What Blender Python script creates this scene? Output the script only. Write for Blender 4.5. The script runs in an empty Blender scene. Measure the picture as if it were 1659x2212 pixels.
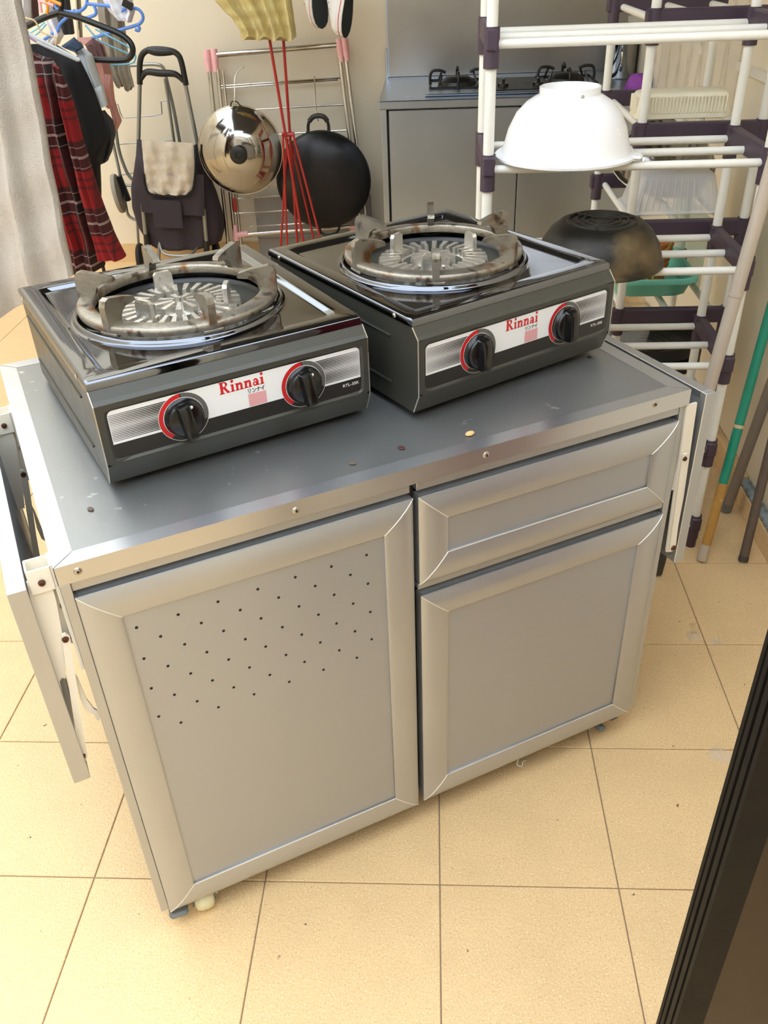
import bpy, math, random
from mathutils import Matrix, Vector
random.seed(7)
PI = math.pi
scene = bpy.context.scene
col = scene.collection

# ------------------------------------------------------------------ camera
FPX, IW, IH = 1856.609, 1659, 2212
CAM = Vector((0.6497, -0.9481, 1.4770))
CE = (math.radians(56.132), math.radians(2.010), math.radians(2.575))
cd = bpy.data.cameras.new('camera'); cam = bpy.data.objects.new('camera', cd)
cd.sensor_fit = 'HORIZONTAL'; cd.sensor_width = 36.0; cd.lens = FPX / IW * 36.0
cd.clip_start = 0.02; cd.clip_end = 60
cam.location = CAM; cam.rotation_euler = CE
col.objects.link(cam); scene.camera = cam

# ------------------------------------------------------------------ world, exposure
w = bpy.data.worlds.new('daylight'); scene.world = w; w.use_nodes = True
bg = w.node_tree.nodes['Background']
bg.inputs[0].default_value = (0.84, 0.92, 1.0, 1); bg.inputs[1].default_value = 4.8
scene.view_settings.view_transform = 'Standard'
scene.view_settings.look = 'None'
scene.view_settings.gamma = 1.0
scene.view_settings.use_curve_mapping = False
scene.view_settings.exposure = 0.0
scene.cycles.max_bounces = 10
scene.cycles.diffuse_bounces = 5
scene.cycles.caustics_reflective = False
scene.cycles.caustics_refractive = False

# ------------------------------------------------------------------ geometry of the view -> real places
_R = Matrix.Rotation(CE[2], 3, 'Z') @ Matrix.Rotation(CE[1], 3, 'Y') @ Matrix.Rotation(CE[0], 3, 'X')
def at(x, y, X=None, Y=None, Z=None):
    """point of the room seen at photo pixel x,y that lies in the plane X=, Y= or Z= (metres)"""
    d = _R @ Vector(((x - IW / 2) / FPX, -(y - IH / 2) / FPX, -1.0))
    if X is not None: t = (X - CAM.x) / d.x
    elif Y is not None: t = (Y - CAM.y) / d.y
    else: t = (Z - CAM.z) / d.z
    return CAM + d * t

# ------------------------------------------------------------------ materials
def lin(c):
    return tuple(((v / 255) / 12.92 if v / 255 <= 0.04045 else ((v / 255 + 0.055) / 1.055) ** 2.4) for v in c)
MATS = {}
def mat(name, rgb, rough=0.5, metal=0.0, var=0.06, scale=18.0, bump=0.0, bscale=120.0, rvar=0.08, coat=0.0,
        aniso=None, alpha=1.0, trans=0.0, spec=None, stretch=None, spots=None, sheen=0.0, ior=None, world=False):
    m = bpy.data.materials.new(name); m.use_nodes = True; MATS[name] = m
    nt = m.node_tree; N = nt.nodes; L = nt.links
    b = N['Principled BSDF']
    c = lin(rgb)
    tc = N.new('ShaderNodeTexCoord'); mp = N.new('ShaderNodeMapping')
    src = N.new('ShaderNodeNewGeometry').outputs['Position'] if world else tc.outputs['Object']
    L.new(src, mp.inputs[0])
    if stretch: mp.inputs['Scale'].default_value = stretch
    nz = N.new('ShaderNodeTexNoise'); nz.inputs['Scale'].default_value = scale; nz.inputs['Detail'].default_value = 5
    L.new(mp.outputs[0], nz.inputs['Vector'])
    mx = N.new('ShaderNodeMix'); mx.data_type = 'RGBA'
    mx.inputs['A'].default_value = tuple(max(0, v * (1 - 2 * var)) for v in c) + (1,)
    mx.inputs['B'].default_value = tuple(min(1, v * (1 + 2 * var)) for v in c) + (1,)
    L.new(nz.outputs['Fac'], mx.inputs['Factor'])
    out = mx.outputs['Result']
    if spots:                                      # (colour, noise scale, threshold lo, hi)
        for sc_, s_s, lo, hi in spots:
            n2 = N.new('ShaderNodeTexNoise'); n2.inputs['Scale'].default_value = s_s; n2.inputs['Detail'].default_value = 6
            L.new(src, n2.inputs['Vector'])
            rp = N.new('ShaderNodeValToRGB'); rp.color_ramp.elements[0].position = lo; rp.color_ramp.elements[1].position = hi
            L.new(n2.outputs['Fac'], rp.inputs[0])
            m2 = N.new('ShaderNodeMix'); m2.data_type = 'RGBA'
            L.new(rp.outputs['Color'], m2.inputs['Factor']); L.new(out, m2.inputs['A'])
            m2.inputs['B'].default_value = lin(sc_) + (1,)
            out = m2.outputs['Result']
    L.new(out, b.inputs['Base Color'])
    b.inputs['Metallic'].default_value = metal
    mr = N.new('ShaderNodeMapRange'); mr.inputs['To Min'].default_value = max(0.02, rough - rvar); mr.inputs['To Max'].default_value = min(1, rough + rvar)
    L.new(nz.outputs['Fac'], mr.inputs['Value']); L.new(mr.outputs[0], b.inputs['Roughness'])
    if bump:
        nb = N.new('ShaderNodeTexNoise'); nb.inputs['Scale'].default_value = bscale; nb.inputs['Detail'].default_value = 4
        L.new(mp.outputs[0], nb.inputs['Vector'])
        bp = N.new('ShaderNodeBump'); bp.inputs['Strength'].default_value = bump; bp.inputs['Distance'].default_value = 0.004
        L.new(nb.outputs['Fac'], bp.inputs['Height']); L.new(bp.outputs[0], b.inputs['Normal'])
    if coat: b.inputs['Coat Weight'].default_value = coat; b.inputs['Coat Roughness'].default_value = 0.08
    if aniso is not None: b.inputs['Anisotropic'].default_value = aniso
    if trans: b.inputs['Transmission Weight'].default_value = trans
    if ior: b.inputs['IOR'].default_value = ior
    if alpha < 1: b.inputs['Alpha'].default_value = alpha
    if spec is not None: b.inputs['Specular IOR Level'].default_value = spec
    if sheen: b.inputs['Sheen Weight'].default_value = sheen; b.inputs['Sheen Roughness'].default_value = 0.5
    return m

M = MATS
mat('tile', (224, 191, 142), 0.42, 0, 0.05, 9, 0.28, 190, 0.08, spots=[((205, 172, 122), 260, 0.52, 0.70), ((246, 226, 186), 330, 0.56, 0.72), ((150, 118, 82), 9, 0.70, 0.82), ((74, 58, 44), 52, 0.715, 0.74)], world=True)
mat('grout', (146, 132, 112), 0.9)
mat('wall_cream', (236, 225, 202), 0.75, 0, 0.02, 3, 0.10, 60)
mat('wall_house', (196, 188, 172), 0.8, 0, 0.03, 3)
mat('ceiling_grey', (96, 100, 108), 0.8, 0, 0.05, 2)
mat('alu', (186, 188, 190), 0.38, 0.72, 0.03, 6, 0.03, 300, 0.05, stretch=(1, 1, 1))
mat('alu_panel', (174, 177, 182), 0.44, 0.66, 0.02, 5, 0.02, 260, 0.04)
mat('alu_top', (152, 153, 152), 0.36, 0.80, 0.07, 4, 0.04, 90, 0.12, spots=[((205, 206, 204), 42, 0.69, 0.76)])
mat('alu_trim', (204, 207, 212), 0.30, 0.92, 0.03, 5)
mat('alu_highlight', (238, 236, 228), 0.35, 0.5)  # pale colour painted for light caught along edges
mat('gap_shade', (48, 48, 48), 0.7)  # shade in the gaps, painted as a dark colour
mat('hole_shade', (14, 13, 12), 0.8)
mat('white_metal', (236, 230, 216), 0.42, 0.0, 0.03, 12)
mat('screw', (186, 180, 170), 0.28, 1.0)
mat('rust_screw', (96, 62, 48), 0.5, 0.6)
mat('caster_cream', (214, 208, 172), 0.45, 0, 0.1, 40)
mat('caster_grey', (108, 112, 112), 0.5, 0, 0.15, 60)
mat('chrome_dark', (114, 117, 124), 0.045, 1.0, 0.02, 4, rvar=0.02)
mat('stove_paint', (62, 62, 56), 0.36, 0.15, 0.04, 30, 0.02, 400)
mat('dish_black', (14, 14, 14), 0.35)
mat('cast_iron', (150, 143, 130), 0.42, 0.85, 0.14, 34, 0.25, 130, 0.12, spots=[((124, 84, 48), 24, 0.55, 0.68), ((84, 72, 60), 40, 0.58, 0.70)])
mat('cast_alu', (222, 218, 210), 0.36, 0.9, 0.08, 60, 0.25, 220, spots=[((120, 100, 80), 45, 0.62, 0.72)])
mat('knob_black', (12, 12, 12), 0.20, 0, 0.05, 40)
mat('plate_white', (236, 238, 240), 0.3, 0, 0.01)
mat('print_black', (30, 28, 26), 0.35)
mat('print_red', (206, 30, 36), 0.35)
mat('print_pink', (226, 130, 136), 0.4)
mat('print_grey', (96, 96, 94), 0.35)
mat('print_white', (240, 240, 238), 0.4)
mat('rubber', (22, 22, 22), 0.7)
mat('steel', (182, 193, 208), 0.30, 1.0, 0.03, 5, 0.0, 160, 0.06)
mat('steel_splash', (166, 162, 155), 0.36, 1.0, 0.10, 3, 0.0, 60, 0.1)
mat('steel_bright', (178, 175, 170), 0.10, 1.0, 0.03, 12, rvar=0.05, spots=[((150, 140, 125), 9, 0.58, 0.72)])
mat('steel_dull', (138, 136, 132), 0.14, 1.0, 0.05, 10)
mat('steel_tube', (196, 190, 180), 0.18, 1.0, 0.03)
mat('hob_black', (22, 22, 22), 0.4)
mat('grey_tube', (148, 150, 146), 0.35, 0.7, 0.05)
mat('wok_iron', (38, 38, 40), 0.34, 0.55, 0.18, 12, 0.12, 70, 0.14, spots=[((64, 54, 46), 11, 0.60, 0.75)])
mat('pan_black', (36, 33, 28), 0.42, 0.5, 0.25, 14, 0.08, 90, spots=[((150, 128, 92), 6, 0.50, 0.80)])  # tan spots paint a brownish sheen into the colour
mat('black_plastic', (24, 24, 24), 0.42)
mat('pink_plastic', (246, 186, 186), 0.45, 0, 0.03, 10, trans=0.0)
mat('red_plastic', (172, 42, 38), 0.38)
mat('yellow_cloth', (206, 188, 124), 0.95, 0, 0.14, 40, 1.0, 110, spots=[((150, 122, 70), 7, 0.62, 0.75)], sheen=0.2)
mat('canvas_white', (240, 238, 236), 0.8, 0, 0.02, 30, 0.1, 300)
mat('sole_dark', (44, 50, 54), 0.7, 0, 0.08, 100, 0.3, 300)
mat('sole_white', (236, 234, 230), 0.5)
mat('bag_purple', (52, 44, 52), 0.85, 0, 0.08, 40, 0.2, 500)
mat('flap_beige', (198, 187, 170), 0.7, 0, 0.12, 30, 1.0, 40, spots=[((176, 168, 172), 12, 0.60, 0.70)])
mat('rubber_grey', (150, 142, 130), 0.8)
mat('towel', (188, 180, 170), 0.95, 0, 0.05, 40, 0.9, 260, sheen=0.3)
mat('black_cloth', (22, 22, 24), 0.9, 0, 0.08, 40, 0.3, 400)
mat('charcoal_cloth', (62, 62, 64), 0.9, 0, 0.12, 20, 0.3, 400)
mat('denim', (52, 66, 86), 0.9, 0, 0.15, 60, 0.3, 500)
mat('pale_cloth', (206, 212, 216), 0.85, 0, 0.05, 20, 0.2, 300)
mat('pink_cloth', (200, 146, 138), 0.85, 0, 0.08, 16, 0.2, 200)
mat('brown_cloth', (104, 74, 72), 0.85, 0, 0.1, 16)
mat('grey_rag', (150, 142, 128), 0.95, 0, 0.1, 40, 0.8, 200)
mat('white_cloth', (228, 226, 230), 0.85, 0, 0.05, 16, 0.2, 200)
mat('blue_plastic', (92, 140, 222), 0.4)
mat('cyan_wire', (126, 198, 222), 0.4)
mat('white_plastic', (242, 243, 246), 0.25, 0, 0.015, 8)
mat('clear_white', (226, 230, 236), 0.35, 0, 0.02, alpha=0.75)
mat('gold_wire', (214, 192, 150), 0.4, 0.3)
mat('purple_wire', (170, 120, 186), 0.45)
mat('orange_plastic', (240, 160, 50), 0.45)
mat('rack_white', (232, 230, 222), 0.42, 0, 0.03, 30, spots=[((70, 50, 36), 34, 0.74, 0.77)])
mat('rack_purple', (66, 52, 66), 0.5, 0, 0.06, 20)
mat('cream_plastic', (232, 224, 200), 0.45, 0, 0.03, 14)
mat('clear_plastic', (224, 226, 228), 0.12, 0, 0.02, 10, alpha=0.22, spec=0.6)
mat('film', (226, 222, 214), 0.25, 0, 0.05, 8, 0.5, 14, alpha=0.42, stretch=(1, 3.0, 0.6))
mat('frost_plastic', (226, 226, 228), 0.35, 0, 0.03, 12, alpha=0.55)
mat('green_glass', (150, 196, 176), 0.12, 0, 0.03, alpha=0.38)
mat('teal_plastic', (134, 218, 198), 0.35, 0, 0.04, 8)
mat('basket_orange', (196, 124, 62), 0.7, 0, 0.12, 60, 0.4, 200)
mat('rope', (190, 156, 84), 0.9, 0, 0.1, 90, 0.5, 300)
mat('dark_tray', (30, 30, 30), 0.5, 0, 0.08, 60)
mat('purple_cloth', (150, 76, 176), 0.8, 0, 0.1, 20)
mat('bamboo', (186, 172, 156), 0.6, 0, 0.08, 16, 0.15, 60, stretch=(6, 6, 0.7))
mat('bamboo_dark', (62, 58, 52), 0.7, 0, 0.1, 30)
mat('green_paint', (26, 138, 112), 0.42, 0, 0.05, 30, spots=[((170, 150, 120), 26, 0.72, 0.75)])
mat('tan_tape', (206, 176, 140), 0.6)
mat('ochre_wood', (178, 134, 66), 0.65, 0, 0.14, 30, spots=[((206, 192, 160), 20, 0.62, 0.70)])
mat('grey_wood', (132, 120, 108), 0.65, 0, 0.1, 22, 0.15, 60, stretch=(6, 6, 0.6))
mat('brown_wood', (96, 80, 68), 0.7, 0, 0.16, 34, 0.25, 80, spots=[((190, 180, 170), 40, 0.66, 0.72)], stretch=(3, 3, 0.8))
mat('trim_blue', (132, 144, 148), 0.5, 0, 0.08, 40)
mat('stone_grey', (150, 146, 142), 0.45, 0, 0.15, 7, 0.05, 30)
mat('bronze', (14, 12, 10), 0.6, 0.0, 0.06, 40, spec=0.2)
mat('bronze_face', (50, 39, 29), 0.4, 0.3, 0.05, 30, spec=0.3)
mat('glass', (200, 210, 206), 0.03, 0, 0.0, alpha=0.12, spec=0.7)
mat('pea_brown', (70, 30, 22), 0.5)
mat('husk', (212, 172, 118), 0.7)
mat('reflection_red', (104, 24, 30), 0.85, 0, 0.1, 12)  # colour of the unseen panel added for reflections
mat('lime', (120, 190, 130), 0.6)

def plaid():
    m = bpy.data.materials.new('plaid'); m.use_nodes = True; MATS['plaid'] = m
    nt = m.node_tree; N = nt.nodes; L = nt.links; b = N['Principled BSDF']; b.inputs['Roughness'].default_value = 0.92
    uv = N.new('ShaderNodeUVMap'); uv.uv_map = 'UVMap'
    sp = N.new('ShaderNodeSeparateXYZ'); L.new(uv.outputs[0], sp.inputs[0])
    cols = []
    for ax, per in ((0, 0.170), (1, 0.215)):
        mu = N.new('ShaderNodeMath'); mu.operation = 'DIVIDE'; mu.inputs[1].default_value = per; L.new(sp.outputs[ax], mu.inputs[0])
        fr = N.new('ShaderNodeMath'); fr.operation = 'FRACT'; L.new(mu.outputs[0], fr.inputs[0])
        r = N.new('ShaderNodeValToRGB'); r.color_ramp.interpolation = 'CONSTANT'
        e = r.color_ramp.elements; e[0].position = 0; e[0].color = (1, 1, 1, 1); e[1].position = 0.30; e[1].color = (0.5, 0.5, 0.5, 1)
        for p_, v_ in ((0.34, 1.0), (0.42, 0.45), (0.46, 1.0), (0.56, 0.22), (0.94, 0.22)):
            q = e.new(p_); q.color = (v_, v_, v_, 1)
        L.new(fr.outputs[0], r.inputs[0])
        r2 = N.new('ShaderNodeValToRGB'); r2.color_ramp.interpolation = 'CONSTANT'
        e = r2.color_ramp.elements; e[0].position = 0; e[0].color = (0, 0, 0, 1); e[1].position = 0.60; e[1].color = (.6, .6, .6, 1)
        for p_, v_ in ((0.615, 0), (0.745, .8), (0.785, 0), (0.90, .6), (0.915, 0)):
            q = e.new(p_); q.color = (v_, v_, v_, 1)
        L.new(fr.outputs[0], r2.inputs[0])
        cols.append((r.outputs[0], r2.outputs[0]))
    mm = N.new('ShaderNodeMath'); mm.operation = 'MULTIPLY'; L.new(cols[0][0], mm.inputs[0]); L.new(cols[1][0], mm.inputs[1])
    cr = N.new('ShaderNodeMix'); cr.data_type = 'RGBA'; L.new(mm.outputs[0], cr.inputs['Factor'])
    cr.inputs['A'].default_value = lin((30, 24, 26)) + (1,); cr.inputs['B'].default_value = lin((140, 22, 28)) + (1,)
    mxx = N.new('ShaderNodeMath'); mxx.operation = 'MAXIMUM'; L.new(cols[0][1], mxx.inputs[0]); L.new(cols[1][1], mxx.inputs[1])
    c2 = N.new('ShaderNodeMix'); c2.data_type = 'RGBA'; L.new(mxx.outputs[0], c2.inputs['Factor']); L.new(cr.outputs['Result'], c2.inputs['A'])
    c2.inputs['B'].default_value = lin((170, 148, 144)) + (1,)
    L.new(c2.outputs['Result'], b.inputs['Base Color'])
plaid()

# ------------------------------------------------------------------ mesh helpers
class MB:
    def __init__(s): s.v = []; s.f = []; s.uv = None
    def add(s, vs, fs, mx=None):
        o = len(s.v)
        for p in vs:
            p = Vector(p); s.v.append(mx @ p if mx else p)
        s.f += [tuple(i + o for i in f) for f in fs]; return s
    def box(s, a, b, bev=0.0, mx=None):
        x0, y0, z0 = a; x1, y1, z1 = b
        if x0 > x1: x0, x1 = x1, x0
        if y0 > y1: y0, y1 = y1, y0
        if z0 > z1: z0, z1 = z1, z0
        e = min(bev, (x1 - x0) * .49, (y1 - y0) * .49, (z1 - z0) * .49)
        if e <= 0:
            vs = [(x0, y0, z0), (x1, y0, z0), (x1, y1, z0), (x0, y1, z0), (x0, y0, z1), (x1, y0, z1), (x1, y1, z1), (x0, y1, z1)]
            return s.add(vs, [(0, 3, 2, 1), (4, 5, 6, 7), (0, 1, 5, 4), (1, 2, 6, 5), (2, 3, 7, 6), (3, 0, 4, 7)], mx)
        # chamfered box: loops of octagons in z
        def loop(i, z): 
            X0, X1, Y0, Y1 = x0 + i, x1 - i, y0 + i, y1 - i
            c = e * 0.9 if i == 0 else e * 0.5
            return [(X0 + c, Y0, z), (X1 - c, Y0, z), (X1, Y0 + c, z), (X1, Y1 - c, z), (X1 - c, Y1, z), (X0 + c, Y1, z), (X0, Y1 - c, z), (X0, Y0 + c, z)]
        vs = loop(e, z0) + loop(0, z0 + e) + loop(0, z1 - e) + loop(e, z1)
        fs = [tuple(range(7, -1, -1)), tuple(range(24, 32))]
        for k in range(3):
            for i in range(8):
                j = (i + 1) % 8; fs.append((k * 8 + i, k * 8 + j, k * 8 + 8 + j, k * 8 + 8 + i))
        return s.add(vs, fs, mx)
    def tube(s, pts, r, n=10, closed=False, mx=None):
        pts = [Vector(p) for p in pts]; m = len(pts)
        rs = r if isinstance(r, (list, tuple)) else [r] * m
        vs = []; prev = None
        for i, p in enumerate(pts):
            if closed: t = (pts[(i + 1) % m] - pts[i - 1])
            else: t = pts[min(i + 1, m - 1)] - pts[max(i - 1, 0)]
            t.normalize()
            if prev is None:
                u = t.cross(Vector((0, 0, 1)))
                if u.length < 1e-3: u = t.cross(Vector((0, 1, 0)))
            else:
                u = prev - t * prev.dot(t)
                if u.length < 1e-4: u = t.orthogonal()
            u.normalize(); prev = u; q = t.cross(u)
            for k in range(n):
                a = 2 * PI * k / n; vs.append(p + (u * math.cos(a) + q * math.sin(a)) * rs[i])
        fs = []
        for i in range(m if closed else m - 1):
            j = (i + 1) % m
            for k in range(n):
                l = (k + 1) % n; fs.append((i * n + k, i * n + l, j * n + l, j * n + k))
        if not closed: fs += [tuple(range(n - 1, -1, -1)), tuple(range((m - 1) * n, m * n))]
        return s.add(vs, fs, mx)
    def lathe(s, prof, n=40, mx=None, a0=0, a1=2 * PI):
        """prof (r,z) list about z"""
        full = abs(a1 - a0 - 2 * PI) < 1e-6; m = n if full else n + 1; vs = []
        for r, z in prof:
            for k in range(m):
                a = a0 + (a1 - a0) * k / n; vs.append((r * math.cos(a), r * math.sin(a), z))
        fs = []
        for i in range(len(prof) - 1):
            for k in range(n):
                l = (k + 1) % m; fs.append((i * m + k, i * m + l, i * m + m + l, i * m + m + k))
        return s.add(vs, fs, mx)
    def prism(s, poly, d, mx=None):
        """poly in (x,y), extruded in z from 0 to d"""
        n = len(poly)
        vs = [(x, y, 0) for x, y in poly] + [(x, y, d) for x, y in poly]
        fs = [tuple(range(n - 1, -1, -1)), tuple(range(n, 2 * n))] + [(i, (i + 1) % n, n + (i + 1) % n, n + i) for i in range(n)]
        return s.add(vs, fs, mx)
    def rings(s, loops, mx=None, cap0=False, cap1=False):
        n = len(loops[0]); vs = [p for l in loops for p in l]; fs = []
        for i in range(len(loops) - 1):
            for k in range(n):
                l = (k + 1) % n; fs.append((i * n + k, i * n + l, i * n + n + l, i * n + n + k))
        if cap0: fs.append(tuple(range(n - 1, -1, -1)))
        if cap1: fs.append(tuple(range((len(loops) - 1) * n, len(loops) * n)))
        return s.add(vs, fs, mx)

WM = {}
def tag(o, label=None, cat=None, group=None, kind=None):
    if label: o['label'] = label
    if cat: o['category'] = cat
    if group: o['group'] = group
    if kind: o['kind'] = kind
    return o
def thing(name, loc, label, cat, group=None, rz=0.0):
    o = bpy.data.objects.new(name, None); o.empty_display_size = 0.05; col.objects.link(o)
    o.location = loc; o.rotation_euler = (0, 0, rz)
    WM[o] = Matrix.Translation(Vector(loc)) @ Matrix.Rotation(rz, 4, 'Z')
    return tag(o, label, cat, group)
def obj(name, mb, m, parent=None, smooth=True, local=False, kind=None, label=None, ang=40):
    """mb vertices are world coordinates unless local=True (then in the parent's frame)"""
    if parent is not None and not local:
        inv = WM[parent].inverted(); vs = [inv @ v for v in mb.v]
    elif parent is None and not local:
        lo = [min(v[i] for v in mb.v) for i in range(3)]; hi = [max(v[i] for v in mb.v) for i in range(3)]
        base = Vector(((lo[0] + hi[0]) / 2, (lo[1] + hi[1]) / 2, lo[2])); vs = [v - base for v in mb.v]
    else: vs = mb.v
    me = bpy.data.meshes.new(name); me.from_pydata([tuple(v) for v in vs], [], mb.f); me.update()
    if mb.uv:
        ul = me.uv_layers.new(name='UVMap')
        for lp in me.loops: ul.data[lp.index].uv = mb.uv[lp.vertex_index]
    if smooth:
        for p in me.polygons: p.use_smooth = True
        try: me.set_sharp_from_angle(angle=math.radians(ang))
        except Exception: pass
    me.materials.append(MATS[m])
    o = bpy.data.objects.new(name, me); col.objects.link(o)
    if parent is not None: o.parent = parent; WM[o] = WM[parent]
    elif not local: o.location = base; WM[o] = Matrix.Translation(base)
    else: WM[o] = Matrix.Identity(4)
    if kind: o['kind'] = kind
    if label: o['label'] = label
    return o
def single(name, mb, m, label, cat, group=None, **k):
    return tag(obj(name, mb, m, **k), label, cat, group)
def copy_tree(o, parent=None):
    c = o.copy(); col.objects.link(c); c.parent = parent
    for ch in [x for x in o.children]: copy_tree(ch, c)
    return c
def bez(pts, n=6):
    """catmull-rom smoothing of a polyline"""
    pts = [Vector(p) for p in pts]; out = []
    for i in range(len(pts) - 1):
        p0 = pts[max(i - 1, 0)]; p1 = pts[i]; p2 = pts[i + 1]; p3 = pts[min(i + 2, len(pts) - 1)]
        for k in range(n):
            t = k / n
            out.append(0.5 * ((2 * p1) + (p2 - p0) * t + (2 * p0 - 5 * p1 + 4 * p2 - p3) * t * t + (3 * p1 - p0 - 3 * p2 + p3) * t ** 3))
    out.append(pts[-1]); return out
def rr(th, hw, hh, rad):
    """point of a rounded rectangle (half sizes hw, hh) in direction th"""
    c, s = math.cos(th), math.sin(th)
    t = min(hw / abs(c) if abs(c) > 1e-9 else 1e9, hh / abs(s) if abs(s) > 1e-9 else 1e9)
    x, y = c * t, s * t
    cx, cy = hw - rad, hh - rad
    if rad > 0 and abs(x) > cx and abs(y) > cy:
        dx, dy = math.copysign(cx, x), math.copysign(cy, y)
        B = c * dx + s * dy; C = dx * dx + dy * dy - rad * rad
        t = B + math.sqrt(max(0, B * B - C)); x, y = c * t, s * t
    return x, y
def thetas(n, *boxes):
    ts = [2 * PI * i / n for i in range(n)]
    for hw, hh in boxes:
        a = math.atan2(hh, hw); ts += [a, PI - a, PI + a, 2 * PI - a]
    return sorted(set(round(t, 5) for t in ts))
def disc(mb, c, r, axis, t=0.001, n=16):
    """thin disc facing -axis direction vector"""
    q = Vector((0, 0, 1)).rotation_difference(Vector(axis)).to_matrix().to_4x4()
    mb.lathe([(0.0001, 0), (r, 0), (r, t), (0.0001, t)], n, Matrix.Translation(Vector(c)) @ q)
    return mb

# ================================================================== THE SETTING
S = 0.33
XR, XL, YB, YF = 1.60, -2.31, 3.80, -0.50          # right, left, back and door planes
YH = -2.1                                           # house wall behind the camera
# floor: grout bed with single tiles
fl = MB().box((XL, -2.6, -0.05), (XR, YB, -0.0035)); floor = tag(obj('floor', fl, 'grout', smooth=False, local=True), kind='structure')
tile = MB().box((0.0011, 0.0011, -0.02), (S - 0.0011, S - 0.0011, 0.0), 0.0012)
tile_me = None
for i in range(-7, 5):
    for j in range(-7, 12):
        x0 = i * S; y0 = j * S
        if x0 + S > XR + 0.02 or x0 < XL - 0.01 or y0 + S > YB + 0.2: 
            if i != 4 and j != 11: continue
        x1 = min(x0 + S, XR); y1 = min(y0 + S, YB)
        if x1 - x0 < S - 0.001 or y1 - y0 < S - 0.001:
            o = obj('floor_tile', MB().box((0.0011, 0.0011, -0.02), (x1 - x0 - 0.0011, y1 - y0 - 0.0011, 0.0), 0.0012), 'tile', smooth=False, local=True)
        else:
            if tile_me is None:
                o = obj('floor_tile', tile, 'tile', smooth=False, local=True); tile_me = o.data
            else:
                o = bpy.data.objects.new('floor_tile', tile_me); col.objects.link(o)
        o.location = (x0, y0, random.uniform(-0.0004, 0.0)); o.parent = floor
def struct(name, a, b, m): return tag(obj(name, MB().box(a, b), m, smooth=False, local=True), kind='structure')
WT = 2.6
struct('wall_back', (XL, YB, 0), (XR + 0.1, YB + 0.12, 4.4), 'wall_cream')
struct('wall_right', (XR, YH, 0), (XR + 0.12, YB, 2.55), 'wall_cream')
struct('wall_left', (XL - 0.12, YH, 0), (XL, YB, 3.2), 'wall_cream')

wf = MB().box((XL, YH - 0.12, 0), (-0.6, YH, 2.7)).box((0.5, YH - 0.12, 0), (XR + 0.12, YH, 2.7)).box((-0.6, YH - 0.12, 2.1), (0.5, YH, 2.7)).box((-0.6, YH - 0.5, 0), (0.5, YH - 0.45, 2.1))
tag(obj('wall_front', wf, 'wall_house', smooth=False, local=True), kind='structure')
struct('wall_pier', (1.30, YF - 0.12, 0), (XR + 0.12, YF, 2.55), 'wall_house')
tag(obj('ceiling', MB().box((-0.65, 1.15, 2.55), (XR + .12, YB, 2.65)).box((0.35, 0.40, 2.55), (XR + .12, 1.149, 2.65)), 'ceiling_grey', smooth=False, local=True), kind='structure')  # nearer right-hand slab is unseen, added to shade the right side
# right-hand skirting: low tile kerb with a rope moulding on its near end, plain skirting further back
kb = tag(obj('baseboard_right', MB().box((1.575, 1.30, 0), (XR, 3.09, 0.09), 0.004), 'tile', smooth=False, local=True), kind='structure')
kerb = tag(obj('trim_1', MB().box((1.582, 0.63, 0.0), (XR, 1.288, 0.006)), 'grout', smooth=False, local=True), kind='structure')
for k in range(2):
    y1 = 1.286 - k * S
    obj('skirting_tile', MB().box((1.572, y1 - S + 0.002, 0.0), (XR, y1, 0.066), 0.002), 'tile', kerb, smooth=False, local=True)
rp = MB()
for k in range(22):
    y = 1.28 - k * 0.03
    rp.lathe([(0.001, -0.017), (0.010, -0.013), (0.0145, 0), (0.010, 0.013), (0.001, 0.017)], 10, Matrix.Translation((1.585, y, 0.078)) @ Matrix.Rotation(0.35, 4, 'Z') @ Matrix.Rotation(PI / 2, 4, 'X'))
obj('rope_moulding', rp, 'trim_blue', kerb, local=True, kind='stuff')
struct('trim_2', (1.585, 1.5, 1.095), (XR, YB, 1.12), 'white_metal')
struct('baseboard_back', (XL, YB - 0.012, 0), (0.42, YB, 0.10), 'tile')

struct('reflection_panel', (XR - .02, -0.48, 0.0), (XR, -0.10, 1.9), 'reflection_red')      # unseen dark red panel, added to put red reflections in the stove edges
# dark bronze sliding door at the right of the doorway
dr = tag(obj('door_1', MB().box((1.085, YF + 0.02, 0.06), (1.30, YF + 0.026, 2.12)), 'glass', smooth=False, local=True), kind='structure')
def stile(nm, poly, m): obj(nm, MB().prism(poly, 2.15), m, dr, smooth=False, local=True)
y0 = -0.49
stile('frame_edge', [(0.900, -0.450), (0.912, -0.452), (0.912, -0.447), (0.917, -0.447), (0.917, -0.453), (0.923, -0.453), (0.923, -0.448), (0.928, -0.448), (0.928, -0.49), (0.900, -0.49), (0.900, -0.4835), (0.9035, -0.483), (0.9035, -0.4795), (0.900, -0.479), (0.900, -0.4705), (0.904, -0.470), (0.904, -0.466), (0.900, -0.4655), (0.900, -0.459), (0.9025, -0.4585), (0.9025, -0.456), (0.900, -0.4555)], 'bronze')
g = [(0.928, -0.456)]
for k in range(4):
    x = 0.944 + k * 0.0165; g += [(x, -0.456), (x + 0.0002, -0.466), (x + 0.0024, -0.466), (x + 0.0026, -0.456)]
g += [(1.008, -0.456), (1.008, -0.49), (0.928, -0.49)]
stile('door_stile', g, 'bronze_face')
obj('bottom_rail', MB().box((1.008, -0.485, 0.0), (1.30, -0.462, 0.07)), 'bronze_face', dr, smooth=False, local=True)
obj('door_track', MB().box((-1.2, -0.50, 0.0), (1.30, -0.492, 0.012)), 'bronze', dr, smooth=False, local=True)
obj('top_rail', MB().box((-1.2, -0.50, 2.11), (1.30, -0.45, 2.15)), 'bronze', dr, smooth=False, local=True)

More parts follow.
